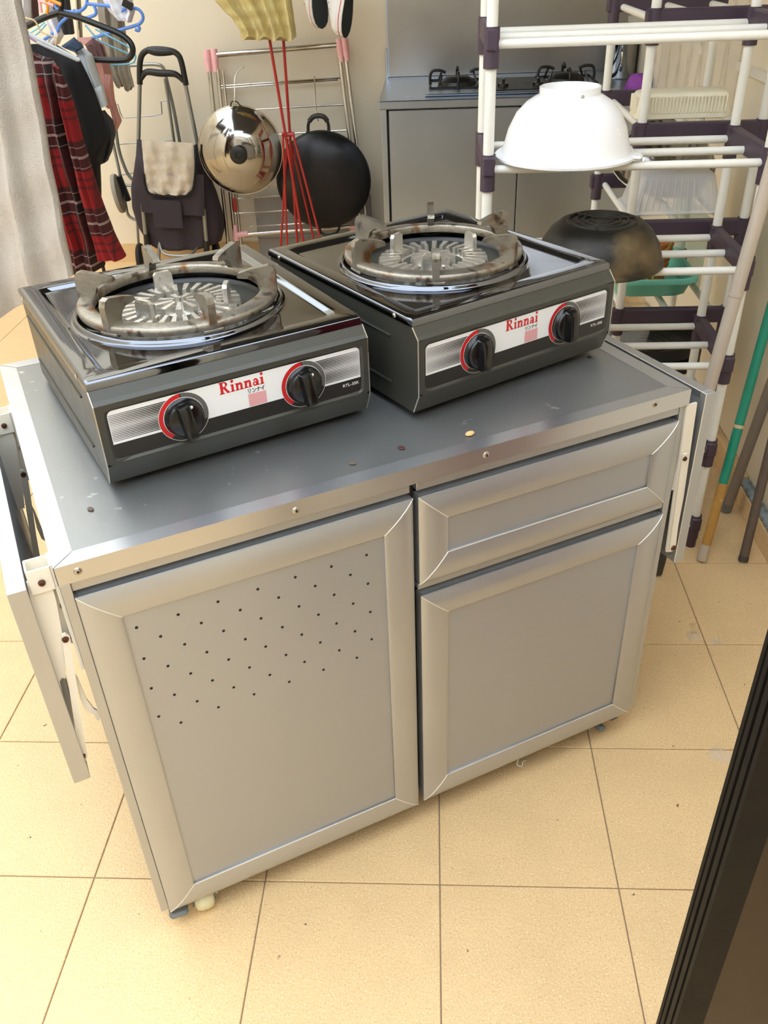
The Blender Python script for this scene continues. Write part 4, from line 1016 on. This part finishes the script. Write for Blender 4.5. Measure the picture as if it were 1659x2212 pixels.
tj = obj('tee_joint', MB().tube([lean(507, 486), lean(511, 520)], [.0125, .018], 12).tube([lean(510, 508), lean(536, 505)], .016, 12), 'pink_plastic', dk, kind=None)
obj('tee_joint', MB().tube([lean(775, 470), lean(780, 505)], [.0125, .018], 12).tube([lean(778, 490), lean(756, 492)], .016, 12), 'pink_plastic', dk)
obj('red_peg', MB().box((-.010, -.006, 0), (.010, .006, .07), .003, Matrix.Translation(lean(511, 455) + Vector((0, -.02, 0)))), 'red_plastic', dk)
# grey stone slab on the floor behind it
q0 = at(548, 425, Y=3.72)
sl = MB().box((q0.x, 3.71, 0.0), (q0.x + .62, 3.735, q0.z), .003); sl.box((q0.x - .002, 3.700, q0.z * .40), (q0.x + .62, 3.711, q0.z * .43), .002)
single('stone_slab', sl, 'stone_grey', 'grey stone slab on the floor behind the drying rack', 'slab', smooth=False)

# steel wok lid with black knob hung on the rack
LC = at(520, 326, Y=3.395); LR = .198
rot = Matrix.Rotation(math.radians(88), 4, 'X') @ Matrix.Rotation(0.1, 4, 'Y')
ld = thing('wok_lid', tuple(LC - Vector((0, 0, LR))), 'polished steel wok lid with black knob hung on the drying rack', 'lid')
LM = Matrix.Translation(LC) @ rot
obj('dome', MB().lathe([(LR, 0.0), (LR + .001, .003), (LR - .006, .010), (LR * .93, .024), (LR * .76, .050), (LR * .62, .062), (LR * .60, .066), (LR * .40, .078), (LR * .30, .082), (0.0001, .084), (0.0001, .080), (LR * .6, .060), (LR * .92, .018), (LR - .006, 0.002), (LR, 0)], 64, LM), 'steel_bright', ld, ang=60)
obj('rim_bead', MB().tube([LM @ Vector((LR * math.cos(a * PI / 24), LR * math.sin(a * PI / 24), .002)) for a in range(48)], .0035, 6, closed=True), 'steel_tube', ld)
obj('knob_washer', MB().lathe([(LR * .185, .083), (LR * .19, .0855), (0.0001, .086)], 40, LM), 'steel_tube', ld)
obj('knob', MB().lathe([(0.020, .085), (0.016, .095), (0.038, .106), (0.041, .114), (0.034, .119), (0.014, .120), (0.012, .116), (0.0001, .116)], 28, LM), 'black_plastic', ld)
obj('hanging_ring', MB().tube(bez([LC + Vector((-.02, -.01, LR - .004)), LC + Vector((-.012, -.012, LR + .018)), LC + Vector((.012, -.012, LR + .018)), LC + Vector((.03, -.01, LR - .006))], 5), .003, 6), 'black_plastic', ld)
hk = MB().tube(bez([LC + Vector((0, -.012, LR + .016)), LC + Vector((.006, -.012, LR + .05)), LC + Vector((.004, .06, LR + .115)), LC + Vector((-.004, .31, LR + .125)), LC + Vector((-.006, .33, LR + .118))], 6), .0032, 6)
single('s_hook', hk, 'white_metal', 'pale wire hook holding the steel wok lid', 'hook')
# black iron wok hung on the rack
WC = at(699, 390, Y=3.50); WR = .236
rot = Matrix.Rotation(math.radians(93), 4, 'X')
wk = thing('iron_wok', tuple(WC - Vector((0, 0, WR))), 'black iron wok hung by its loop handle on the drying rack', 'wok')
WMx = Matrix.Translation(WC) @ rot
prof = [(WR, 0.0)] + [(WR * math.cos(t * PI / 2 / 12), .004 + .088 * math.sin(t * PI / 2 / 12)) for t in range(0, 12)] + [(0.0001, .0925), (0.0001, .089)] + [(WR * .985 * math.cos(t * PI / 2 / 12), .001 + .087 * math.sin(t * PI / 2 / 12)) for t in range(11, -1, -1)] + [(WR, 0)]
obj('bowl', MB().lathe(prof, 64, WMx), 'wok_iron', wk, ang=60)
hp = pxs([(666, 288), (666, 268), (674, 254), (688, 250), (702, 254), (709, 268), (710, 286)], 3.485)
obj('loop_handle', MB().tube(bez(hp, 5), .0075, 8), 'black_plastic', wk)
obj('handle_grip', MB().tube(bez(pxs([(668, 262), (676, 253), (688, 250), (700, 253), (707, 262)], 3.485), 5), .0115, 8), 'black_plastic', wk)
for a in ((666, 288), (710, 286)): obj('handle_lug', MB().lathe([(0.0001, .006), (.012, .005), (.013, 0)], 12, Matrix.Translation(at(*a, Y=3.478)) @ Matrix.Rotation(PI / 2, 4, 'X')), 'black_plastic', wk)
obj('lower_handle', MB().tube(bez(pxs([(690, 488), (694, 503), (710, 508), (728, 502), (734, 486)], 3.485), 5), .0065, 8), 'wok_iron', wk)
hk = MB().tube(bez([at(688, 262, Y=3.49), at(683, 235, Y=3.50), at(679, 172, Y=3.60), at(680, 166, Y=3.70), at(682, 172, Y=3.72)], 6), .0026, 6)
single('wire_hook', hk, 'steel_tube', 'long thin wire hook holding the black wok', 'hook')

# red rod stand (folded legs) under the yellow rag
rs_ = thing('red_rod_stand', tuple(at(640, 560, Y=3.30) * 1.0), 'folded stand of thin red rods in front of the drying rack', 'stand')
rs_.location.z = 0; WM[rs_] = Matrix.Translation(rs_.location)
def rod(a, b, r=.0058, Y0=3.28, Y1=3.28, floor_=True):
    p = at(*a, Y=Y0); q = at(*b, Y=Y1)
    if floor_: q = p + (q - p) * ((0.006 - p.z) / (q.z - p.z))
    obj('rod', MB().tube([p, q], r, 8), 'red_plastic', rs_)
rod((581, 78), (654, 516), .0066, 3.30, 3.24); rod((612, 84), (642, 520), .0066, 3.31, 3.31)
rod((611, 289), (620, 520), .0052, 3.27, 3.25); rod((621, 300), (607, 522), .0052, 3.29, 3.28)
rod((633, 290), (690, 508), .0052, 3.26, 3.23); rod((626, 295), (676, 508), .0052, 3.32, 3.34)
obj('collar', MB().tube([at(609, 291, Y=3.285), at(636, 290, Y=3.285)], .010, 8), 'red_plastic', rs_)
# yellow rag over the rods
yr = cloth([(455, -90), (462, 0), (480, 22), (498, 38), (516, 66), (519, 82)], [(628, -90), (630, 0), (634, 30), (638, 60), (641, 84)], 3.29, 3.26, nu=46, nv=24, amp=.020, freq=3.6, warp=.3, thick=.05, hem=.010, seed=3)
single('yellow_rag', yr, 'yellow_cloth', 'ragged yellow towel hanging above the red rods', 'towel')
# pair of canvas shoes hung toe down
def shoe(label, toe, heel_px, Yv, facing):
    """toe at pixel, pointing down; sole turned towards +x by facing"""
    T = at(*toe, Y=Yv); up = (at(*heel_px, Y=Yv) - T); Ln = .262; up.normalize()
    sh = thing('canvas_shoe', tuple(T), label, 'shoe', 'pair of white canvas shoes')
    side = Vector((math.cos(facing), math.sin(facing), 0)); side = (side - up * side.dot(up)).normalized(); wid = up.cross(side)
    mx = Matrix((( side.x, wid.x, up.x, T.x), (side.y, wid.y, up.y, T.y), (side.z, wid.z, up.z, T.z), (0, 0, 0, 1)))
    st_ = [(0.0, .004), (.008, .022), (.025, .036), (.055, .044), (.09, .045), (.13, .039), (.17, .034), (.215, .034), (.245, .029), (.262, .012)]
    def outline(sc, x, dz=0):
        return [(x, w_ * sc, z * (1 if dz == 0 else 1)) for z, w_ in st_] + [(x, -w_ * sc, z) for z, w_ in reversed(st_)]
    obj('sole', MB().rings([outline(.90, .0245), outline(.93, .022)], mx, cap0=True, cap1=True), 'sole_dark', sh, smooth=False)
    obj('foxing', MB().rings([outline(1.0, .0235), outline(1.04, .018), outline(1.04, -.008), outline(.97, -.012)], mx, cap0=True, cap1=True), 'sole_white', sh, smooth=False)
    obj('stripe', MB().rings([outline(1.046, .010), outline(1.046, .006)], mx), 'print_red', sh, smooth=False)
    lo = []
    for z, w_, h in [(0.012, .020, .018), (.03, .034, .036), (.06, .040, .046), (.10, .040, .062), (.14, .036, .082), (.19, .032, .095), (.25, .027, .100)]:
        n = 14; lo.append([(-.010 - h * math.sin(PI * i / (n - 1)), w_ * math.cos(PI * i / (n - 1)), z) for i in range(n)])
    obj('upper', MB().rings(lo, mx, cap0=True, cap1=True), 'canvas_white', sh)
    for k in range(5):
        obj('eyelet', MB().tube([mx @ Vector((-.050 - .008 * k + .0028 * math.cos(a * PI / 4), -.036 + .001 * k, .10 + .024 * k + .0028 * math.sin(a * PI / 4))) for a in range(8)], .0012, 5, closed=True), 'steel_tube', sh)
    return sh
shoe('white canvas shoe with dark sole, left one of the hanging pair', (690, 62), (678, -55), 3.48, math.radians(-52))
shoe('white canvas shoe with dark sole, right one of the hanging pair', (736, 80), (748, -40), 3.40, math.radians(-28))

# shopping trolley
TY = 3.53
tr = thing('shopping_trolley', (-0.66, TY, 0), 'dark purple shopping trolley bag with beige crinkled flap by the back wall', 'trolley')
def tp(x, y, d=0): return at(x, y, Y=TY + d)
obj('handle', MB().tube(bez([tp(302, 182), tp(302, 140), tp(308, 117), tp(326, 107), tp(360, 108), tp(382, 116), tp(392, 135), tp(402, 184)], 6), .0135, 10), 'black_plastic', tr)
obj('handle_grip', MB().tube(bez([tp(318, 107), tp(340, 112), tp(375, 112)], 6), [.0125 + .006 * math.sin(PI * k / 12) for k in range(13)], 10), 'black_plastic', tr)
obj('cross_grip', MB().tube(bez([tp(304, 172), tp(316, 156), tp(345, 158), tp(378, 160), tp(397, 176)], 6), [.010 + .006 * math.sin(PI * k / 24) for k in range(25)], 10), 'black_plastic', tr)
for a, b in (((302, 178), (299, 305)), ((400, 180), (428, 318))):
    obj('frame_tube', MB().tube([tp(*a), tp(*b, -.01)], .0098, 10), 'grey_tube', tr)
for a, b in (((308, 440), (316, 520)), ((440, 452), (446, 522))):
    obj('frame_tube', MB().tube([at(*a, Y=TY - .135), at(*b, Y=TY - .12)], .0105, 10), 'grey_tube', tr)
for a, b in (((316, 505), (323, 585)), ((445, 520), (450, 590))):
    obj('tube_end', MB().tube([at(*a, Y=TY - .12), at(*b, Y=TY - .11)], .0155, 10), 'black_plastic', tr)
bag = cloth([(296, 302), (293, 350), (284, 400), (286, 440), (298, 480), (322, 518), (340, 528)], [(430, 316), (452, 380), (470, 420), (482, 460), (486, 490), (478, 520), (450, 528)], TY - .02, TY - .02, nu=30, nv=30, amp=.007, freq=2.2, thick=.22, seed=5)
obj('bag', bag, 'bag_purple', tr)
obj('front_pocket', cloth([(301, 375), (302, 420), (306, 458)], [(440, 378), (441, 420), (442, 466)], TY - .148, TY - .150, nu=20, nv=14, amp=.003, thick=.02, seed=6), 'bag_purple', tr)
obj('pocket_tab', MB().box((0, 0, 0), (.145, .008, .135), .003, Matrix.Translation(at(334, 492, Y=TY - .178)) @ Matrix.Rotation(.06, 4, 'Y')), 'bag_purple', tr)
fb = cloth([(305, 302), (308, 330), (313, 380), (318, 408), (330, 419)], [(418, 310), (420, 340), (419, 380), (414, 410), (400, 422)], TY - .158, TY - .168, nu=34, nv=30, amp=.008, freq=2.6, warp=2.2, thick=.016, seed=8)
fo = obj('top_flap', fb, 'flap_beige', tr)
obj('flap_binding', MB().tube(bez(pxs([(424, 312), (423, 345), (421, 385), (415, 412), (398, 424), (332, 421), (316, 408), (310, 375)], TY - .174), 5), .0062, 6), 'black_cloth', fo)
for x, y, s_ in ((306, 562, -1), (468, 552, 1)):
    c_ = at(x, y, Y=TY + .02); c_.z = .085
    wh = obj('wheel', MB().lathe([(0.02, -.016), (.075, -.014), (.083, -.008), (.085, 0), (.083, .008), (.075, .014), (.02, .016)], 36, Matrix.Translation(c_) @ Matrix.Rotation(math.radians(96), 4, 'Z') @ Matrix.Rotation(PI / 2, 4, 'X')), 'rubber', tr)
    obj('hub', MB().lathe([(0.0001, -.020), (.03, -.018), (.03, .018), (0.0001, .020)], 20, Matrix.Translation(c_) @ Matrix.Rotation(math.radians(96), 4, 'Z') @ Matrix.Rotation(PI / 2, 4, 'X')), 'caster_grey', wh)
obj('foot_bar', MB().tube(bez([at(344, 522, Y=TY - .10), at(352, 545, Y=TY - .15), at(372, 552, Y=TY - .17), at(410, 550, Y=TY - .17), at(430, 530, Y=TY - .10)], 6), .0065, 8), 'grey_tube', tr)
obj('stand_leg', MB().tube([at(344, 526, Y=TY - .10), Vector((at(334, 570, Y=TY - .14).x, TY - .14, .004))], .0075, 8), 'grey_tube', tr)
# steel luggage cart behind the trolley
LY = 3.71
lc = thing('luggage_cart', (-0.80, LY, 0), 'folded grey steel luggage cart behind the shopping trolley', 'cart')
def lp_(x, y, d=0): return at(x, y, Y=LY + d)
obj('frame', MB().tube(bez([lp_(262, 143), lp_(300, 140), lp_(335, 139), lp_(352, 146), lp_(360, 172), lp_(376, 240), lp_(392, 330)], 6), .0085, 10), 'grey_tube', lc)
obj('frame', MB().tube(bez([lp_(356, 170, -.02), lp_(364, 220, -.02), lp_(378, 320, -.02)], 5), .0075, 10), 'grey_tube', lc)
obj('side_tube', MB().tube(bez([lp_(247, 250, -.05), lp_(256, 320, -.05), lp_(272, 368, -.05), lp_(286, 388, -.05)], 6), .0085, 10), 'grey_tube', lc)
obj('side_tube', MB().tube(bez([lp_(240, 290, -.08), lp_(262, 390, -.09), lp_(271, 440, -.09), lp_(278, 466, -.09), lp_(296, 476, -.09)], 6), .0080, 10), 'grey_tube', lc)
for ps in ([(246, 225), (255, 226), (260, 244), (266, 255), (330, 250), (350, 246), (348, 219), (362, 217)], [(258, 312), (300, 308), (374, 303)], [(262, 378), (300, 372)]):
    obj('wire', MB().tube(pxs(ps, LY - .01), .0030, 6), 'grey_tube', lc)
obj('wheel_arm', MB().box((-.012, -.012, -.10), (.012, .012, .03), .004, Matrix.Translation(lp_(262, 392, -.10)) @ Matrix.Rotation(math.radians(-12), 4, 'Y')), 'black_plastic', lc)
wq = lp_(255, 418, -.13)
wl_ = obj('wheel', MB().lathe([(0.02, -.014), (.070, -.014), (.094, -.010), (.097, 0), (.094, .010), (.070, .014), (.02, .014)], 36, Matrix.Translation(wq) @ Matrix.Rotation(math.radians(99), 4, 'Z') @ Matrix.Rotation(math.radians(84), 4, 'X')), 'rubber_grey', lc)
obj('hub', MB().lathe([(0.0001, -.018), (.022, -.018), (.022, .018), (0.0001, .018)], 18, Matrix.Translation(wq) @ Matrix.Rotation(math.radians(99), 4, 'Z') @ Matrix.Rotation(math.radians(84), 4, 'X')), 'caster_grey', wl_)
obj('base_bar', MB().tube([lp_(270, 400, -.09), lp_(300, 402, -.09)], .007, 8), 'grey_tube', lc)
obj('stand_leg', MB().tube([lp_(296, 476, -.09), Vector((at(298, 560, Y=LY - .09).x, LY - .09, .004))], .007, 8), 'grey_tube', lc)

# ================================================================== LAUNDRY at the left
lr = thing('laundry_rail', (-0.80, 2.1, 0), 'steel laundry stand whose thin legs show below the plaid shirt', 'clothes rail')
zr = 1.86
obj('rail', MB().tube([(-0.72, 1.25, zr), (-0.66, 3.10, zr)], .011, 10), 'steel_tube', lr)
for (x, y, d) in ((170, 612, 0), (197, 606, .06), (228, 596, .12)):
    b_ = at(x, y, Y=2.42 + d); obj('leg', MB().tube([Vector((b_.x + .0, b_.y, 0.0)), Vector((b_.x - .004, b_.y, 0.62))], .0075, 8), 'black_plastic', lr)
for y in (1.27, 3.05):
    x = -0.72 + .06 * (y - 1.25) / 1.85
    obj('post', MB().tube([(x - .35, y, 0), (x - .02, y, zr)], .011, 10), 'steel_tube', lr)
    obj('post_arm', MB().tube([(x - .025, y, zr - .005), (x, y, zr)], .011, 8), 'steel_tube', lr)
lab_g = 'laundry on the left'
tw = cloth([(-190, -260), (-170, 0), (-140, 300), (-110, 560), (-70, 720)], [(20, -260), (45, 0), (82, 180), (112, 350), (140, 490), (160, 592)], 1.72, 1.62, nu=44, nv=44, amp=.022, freq=3.2, warp=.35, thick=.10, seed=11)
single('bath_towel', tw, 'towel', 'thick grey-white towel hanging nearest, at the left edge', 'towel', lab_g)
ps = thing('plaid_shirt', (-0.58, 2.12, 0.5), 'red and black plaid shirt hanging beside the white towel', 'shirt', lab_g)
obj('shirt_body', cloth([(20, 85), (40, 160), (80, 330), (120, 470), (150, 575)], [(78, 120), (112, 128), (130, 160), (150, 300), (190, 430), (214, 520), (222, 578)], 2.14, 2.10, nu=36, nv=44, amp=.016, freq=2.6, warp=.5, thick=.11, seed=12), 'plaid', ps)
obj('sleeve', cloth([(112, 140), (128, 200), (150, 300), (178, 420), (205, 520), (214, 556)], [(128, 148), (148, 200), (178, 310), (212, 420), (244, 505), (270, 556)], 2.075, 2.05, nu=24, nv=36, amp=.008, freq=1.6, thick=.09, seed=13), 'plaid', ps)
bt = cloth([(48, 95), (70, 150), (110, 260), (150, 420), (160, 586)], [(120, 96), (172, 128), (200, 190), (226, 260), (236, 300), (214, 340), (220, 578)], 2.32, 2.29, nu=30, nv=40, amp=.012, freq=2.2, thick=.09, seed=14)
single('black_shirt', bt, 'black_cloth', 'plain black shirt hanging just behind the plaid shirt', 'shirt', lab_g)
gt = cloth([(180, 250), (190, 290), (198, 330), (206, 360)], [(226, 238), (244, 262), (250, 288), (242, 326), (232, 348)], 2.40, 2.39, nu=22, nv=22, amp=.010, freq=1.6, thick=.07, seed=15)
single('charcoal_garment', gt, 'charcoal_cloth', 'charcoal cloth hem bulging out below the black shirt', 'garment', lab_g)
dj = thing('denim_jacket', (-0.52, 2.42, 1.0), 'pale denim jacket with dark blue collar behind the black shirt', 'jacket', lab_g)
obj('jacket_body', cloth([(150, 100), (168, 116), (180, 150), (196, 190), (216, 230)], [(182, 104), (198, 120), (206, 150), (220, 190), (230, 228)], 2.42, 2.40, nu=22, nv=26, amp=.008, freq=1.6, thick=.07, seed=16), 'pale_cloth', dj)
obj('collar', cloth([(132, 100), (140, 104), (164, 112)], [(160, 80), (170, 90), (180, 102)], 2.385, 2.375, nu=16, nv=10, amp=.004, freq=1.2, thick=.04, seed=17), 'denim', dj)
obj('cuff', cloth([(200, 192), (207, 210), (217, 233)], [(220, 184), (226, 205), (232, 228)], 2.372, 2.372, nu=12, nv=10, amp=.004, freq=1.2, thick=.03, seed=18), 'pale_cloth', dj)
pk_ = thing('pink_blouse', (-0.45, 2.55, 0.9), 'dusty pink blouse with hanging sleeve behind the denim jacket', 'blouse', lab_g)
obj('body', cloth([(166, 82), (188, 100), (206, 140), (216, 180), (232, 230)], [(196, 80), (222, 96), (234, 140), (240, 170), (246, 232)], 2.56, 2.54, nu=22, nv=24, amp=.008, freq=1.4, thick=.06, seed=19), 'pink_cloth', pk_)
obj('back_yoke', cloth([(184, 96), (190, 108), (198, 126)], [(200, 82), (220, 96), (230, 128)], 2.515, 2.515, nu=16, nv=12, amp=.004, thick=.03, seed=20), 'brown_cloth', pk_)
obj('sleeve', cloth([(220, 160), (232, 205), (240, 235), (246, 262), (244, 276)], [(242, 162), (244, 210), (254, 244), (262, 262), (252, 282)], 2.50, 2.49, nu=14, nv=18, amp=.005, thick=.05, seed=21), 'pink_cloth', pk_)
rg_ = cloth([(205, -60), (212, 40), (220, 100), (232, 150), (244, 178)], [(264, -60), (268, 40), (274, 100), (280, 150), (290, 194)], 2.85, 2.83, nu=26, nv=26, amp=.012, freq=2.4, thick=.04, hem=.012, seed=22)
single('grey_rag', rg_, 'grey_rag', 'frayed grey rag hanging against the back wall beside the trolley', 'rag', lab_g)
wb = cloth([(214, -70), (222, 0), (236, 25), (254, 40)], [(282, -70), (286, 0), (292, 25), (284, 48)], 2.74, 2.72, nu=22, nv=18, amp=.012, freq=1.8, thick=.07, seed=23)
wbo = single('hanging_cloth', wb, 'white_cloth', 'small white cloth with dark lettering at the top, over the blue hanger', 'cloth', lab_g)
obj('black_patch', MB().box((0, 0, 0), (.040, .003, .026), .001, Matrix.Translation(at(262, 12, Y=2.675)) @ Matrix.Rotation(.5, 4, 'Y')), 'print_black', wbo)
dn = cloth([(96, -260), (104, -60), (114, 20), (122, 72)], [(136, -260), (140, -60), (150, 20), (158, 74)], 2.95, 2.93, nu=20, nv=26, amp=.010, freq=1.6, thick=.08, seed=24)
single('navy_trousers', dn, 'charcoal_cloth', 'dark trouser leg hanging behind the black hanger', 'trousers', lab_g)
wc_ = cloth([(34, -240), (36, -60), (40, 20), (48, 56)], [(60, -240), (62, -60), (66, 20), (66, 50)], 2.80, 2.78, nu=18, nv=24, amp=.010, freq=1.6, thick=.05, seed=25)
single('white_garment', wc_, 'white_cloth', 'white garment at the top left between towel and black hanger', 'garment', lab_g)
bc_ = cloth([(64, -220), (64, -40), (66, 20), (72, 52)], [(78, -220), (78, -40), (80, 20), (82, 46)], 2.86, 2.84, nu=14, nv=20, amp=.006, freq=1.4, thick=.04, seed=26)
single('brown_garment', bc_, 'brown_cloth', 'narrow brown garment at the top left beside the white one', 'garment', lab_g)
wc2 = cloth([(96, 0), (100, 40), (112, 66), (104, 90)], [(110, 10), (124, 50), (136, 78), (126, 96)], 2.72, 2.72, nu=16, nv=16, amp=.008, freq=1.4, thick=.05, seed=27)
single('lilac_cloth', wc2, 'white_cloth', 'pale crumpled cloth seen through the black hanger', 'cloth', lab_g)
# hangers
hg = 'clothes hangers on the left'
def hanger(name, label, Y, runs, r, m, n=8, smooth=5):
    t = thing(name, tuple(at(*runs[0][0], Y=Y)), label, 'hanger', hg)
    for k, (pn_, rn_) in enumerate([(('arm' if k_ == 0 else 'bar' if k_ == 1 else 'hook'), rn_) for k_, rn_ in enumerate(runs)]):
        obj(pn_, MB().tube(bez(pxs(rn_, Y), smooth), r if not isinstance(r, tuple) else r[min(k, len(r) - 1)], n), m, t)
    return t
hanger('clothes_hanger', 'thick black plastic hanger, empty, above the denim jacket', 2.46, [[(128, 27), (170, 38), (215, 55), (258, 73), (280, 90), (287, 108), (280, 124), (262, 130), (205, 129), (130, 128), (60, 126), (20, 112), (12, 92), (30, 72), (60, 55), (100, 36), (128, 27)], [(128, 27), (132, 16), (134, -30)], [(134, -30), (136, -60), (150, -80), (170, -70)]], (.0105, .009, .005), 'black_plastic')
hanger('clothes_hanger', 'light blue plastic hanger with small hooks, beside the grey rag', 2.70, [[(118, 8), (122, 18), (136, 24), (154, 26), (172, 24), (184, 15), (188, 2), (188, -20)], [(186, 8), (215, 11), (240, 14), (248, 22), (260, 26), (268, 20), (276, 17), (296, 19), (306, 28), (309, 40), (303, 50), (290, 56), (240, 70), (195, 84)], [(162, 22), (142, 40), (130, 52), (124, 68), (116, 72), (95, 86)], [(202, 10), (207, 22), (206, 31), (196, 36), (180, 40)], [(296, 54), (301, 60), (299, 66), (292, 64)]], .0058, 'blue_plastic')
hanger('clothes_hanger', 'thin pale cyan wire hanger inside the black hanger', 2.58, [[(184, 54), (205, 78), (222, 92), (280, 117)], [(206, 63), (250, 86), (281, 104), (292, 118), (292, 128), (284, 137), (245, 140), (205, 141)]], .0032, 'cyan_wire', 6, 3)
hanger('clothes_hanger', 'cyan wire hanger crossing under the black hanger apex', 2.66, [[(96, 48), (80, 62), (60, 74), (48, 80)], [(100, 52), (84, 70), (66, 82), (50, 92)]], .0030, 'cyan_wire', 6, 3)
hanger('clothes_hanger', 'translucent white hanger carrying the black shirt', 2.20, [[(40, 50), (62, 72), (90, 88), (130, 108), (172, 130)], [(44, 60), (64, 80), (92, 96), (130, 113), (168, 130)]], .0055, 'clear_white', 8, 4)
hanger('clothes_hanger', 'bent gold wire hanger above the white hanger', 2.06, [[(37, 32), (60, 40), (74, 44), (82, 56), (89, 69), (104, 75), (122, 82), (122, 90), (120, 98)]], .0026, 'gold_wire', 6, 2)
hanger('clothes_hanger', 'thin lilac hanger tip beside the towel', 2.08, [[(44, 65), (60, 78), (78, 90)]], .0028, 'purple_wire', 6, 3)
# clothes pegs at the top
for lab, m, pts in (('pink clothes peg at the top left', 'pink_plastic', [[(82, -8), (86, 6), (88, 20), (90, 28)], [(86, 2), (100, 6), (116, 12)]]), ('orange clothes peg beside the pink peg', 'orange_plastic', [[(98, -8), (101, 6), (103, 20), (101, 30)], [(104, -2), (118, 4), (132, 10)]])):
    t = thing('clothes_peg', tuple(at(*pts[0][-1], Y=2.38)), lab, 'peg', 'clothes pegs')
    for rn_ in pts: obj('peg_arm', MB().tube(bez(pxs(rn_, 2.38), 4), .0058, 8), m, t)
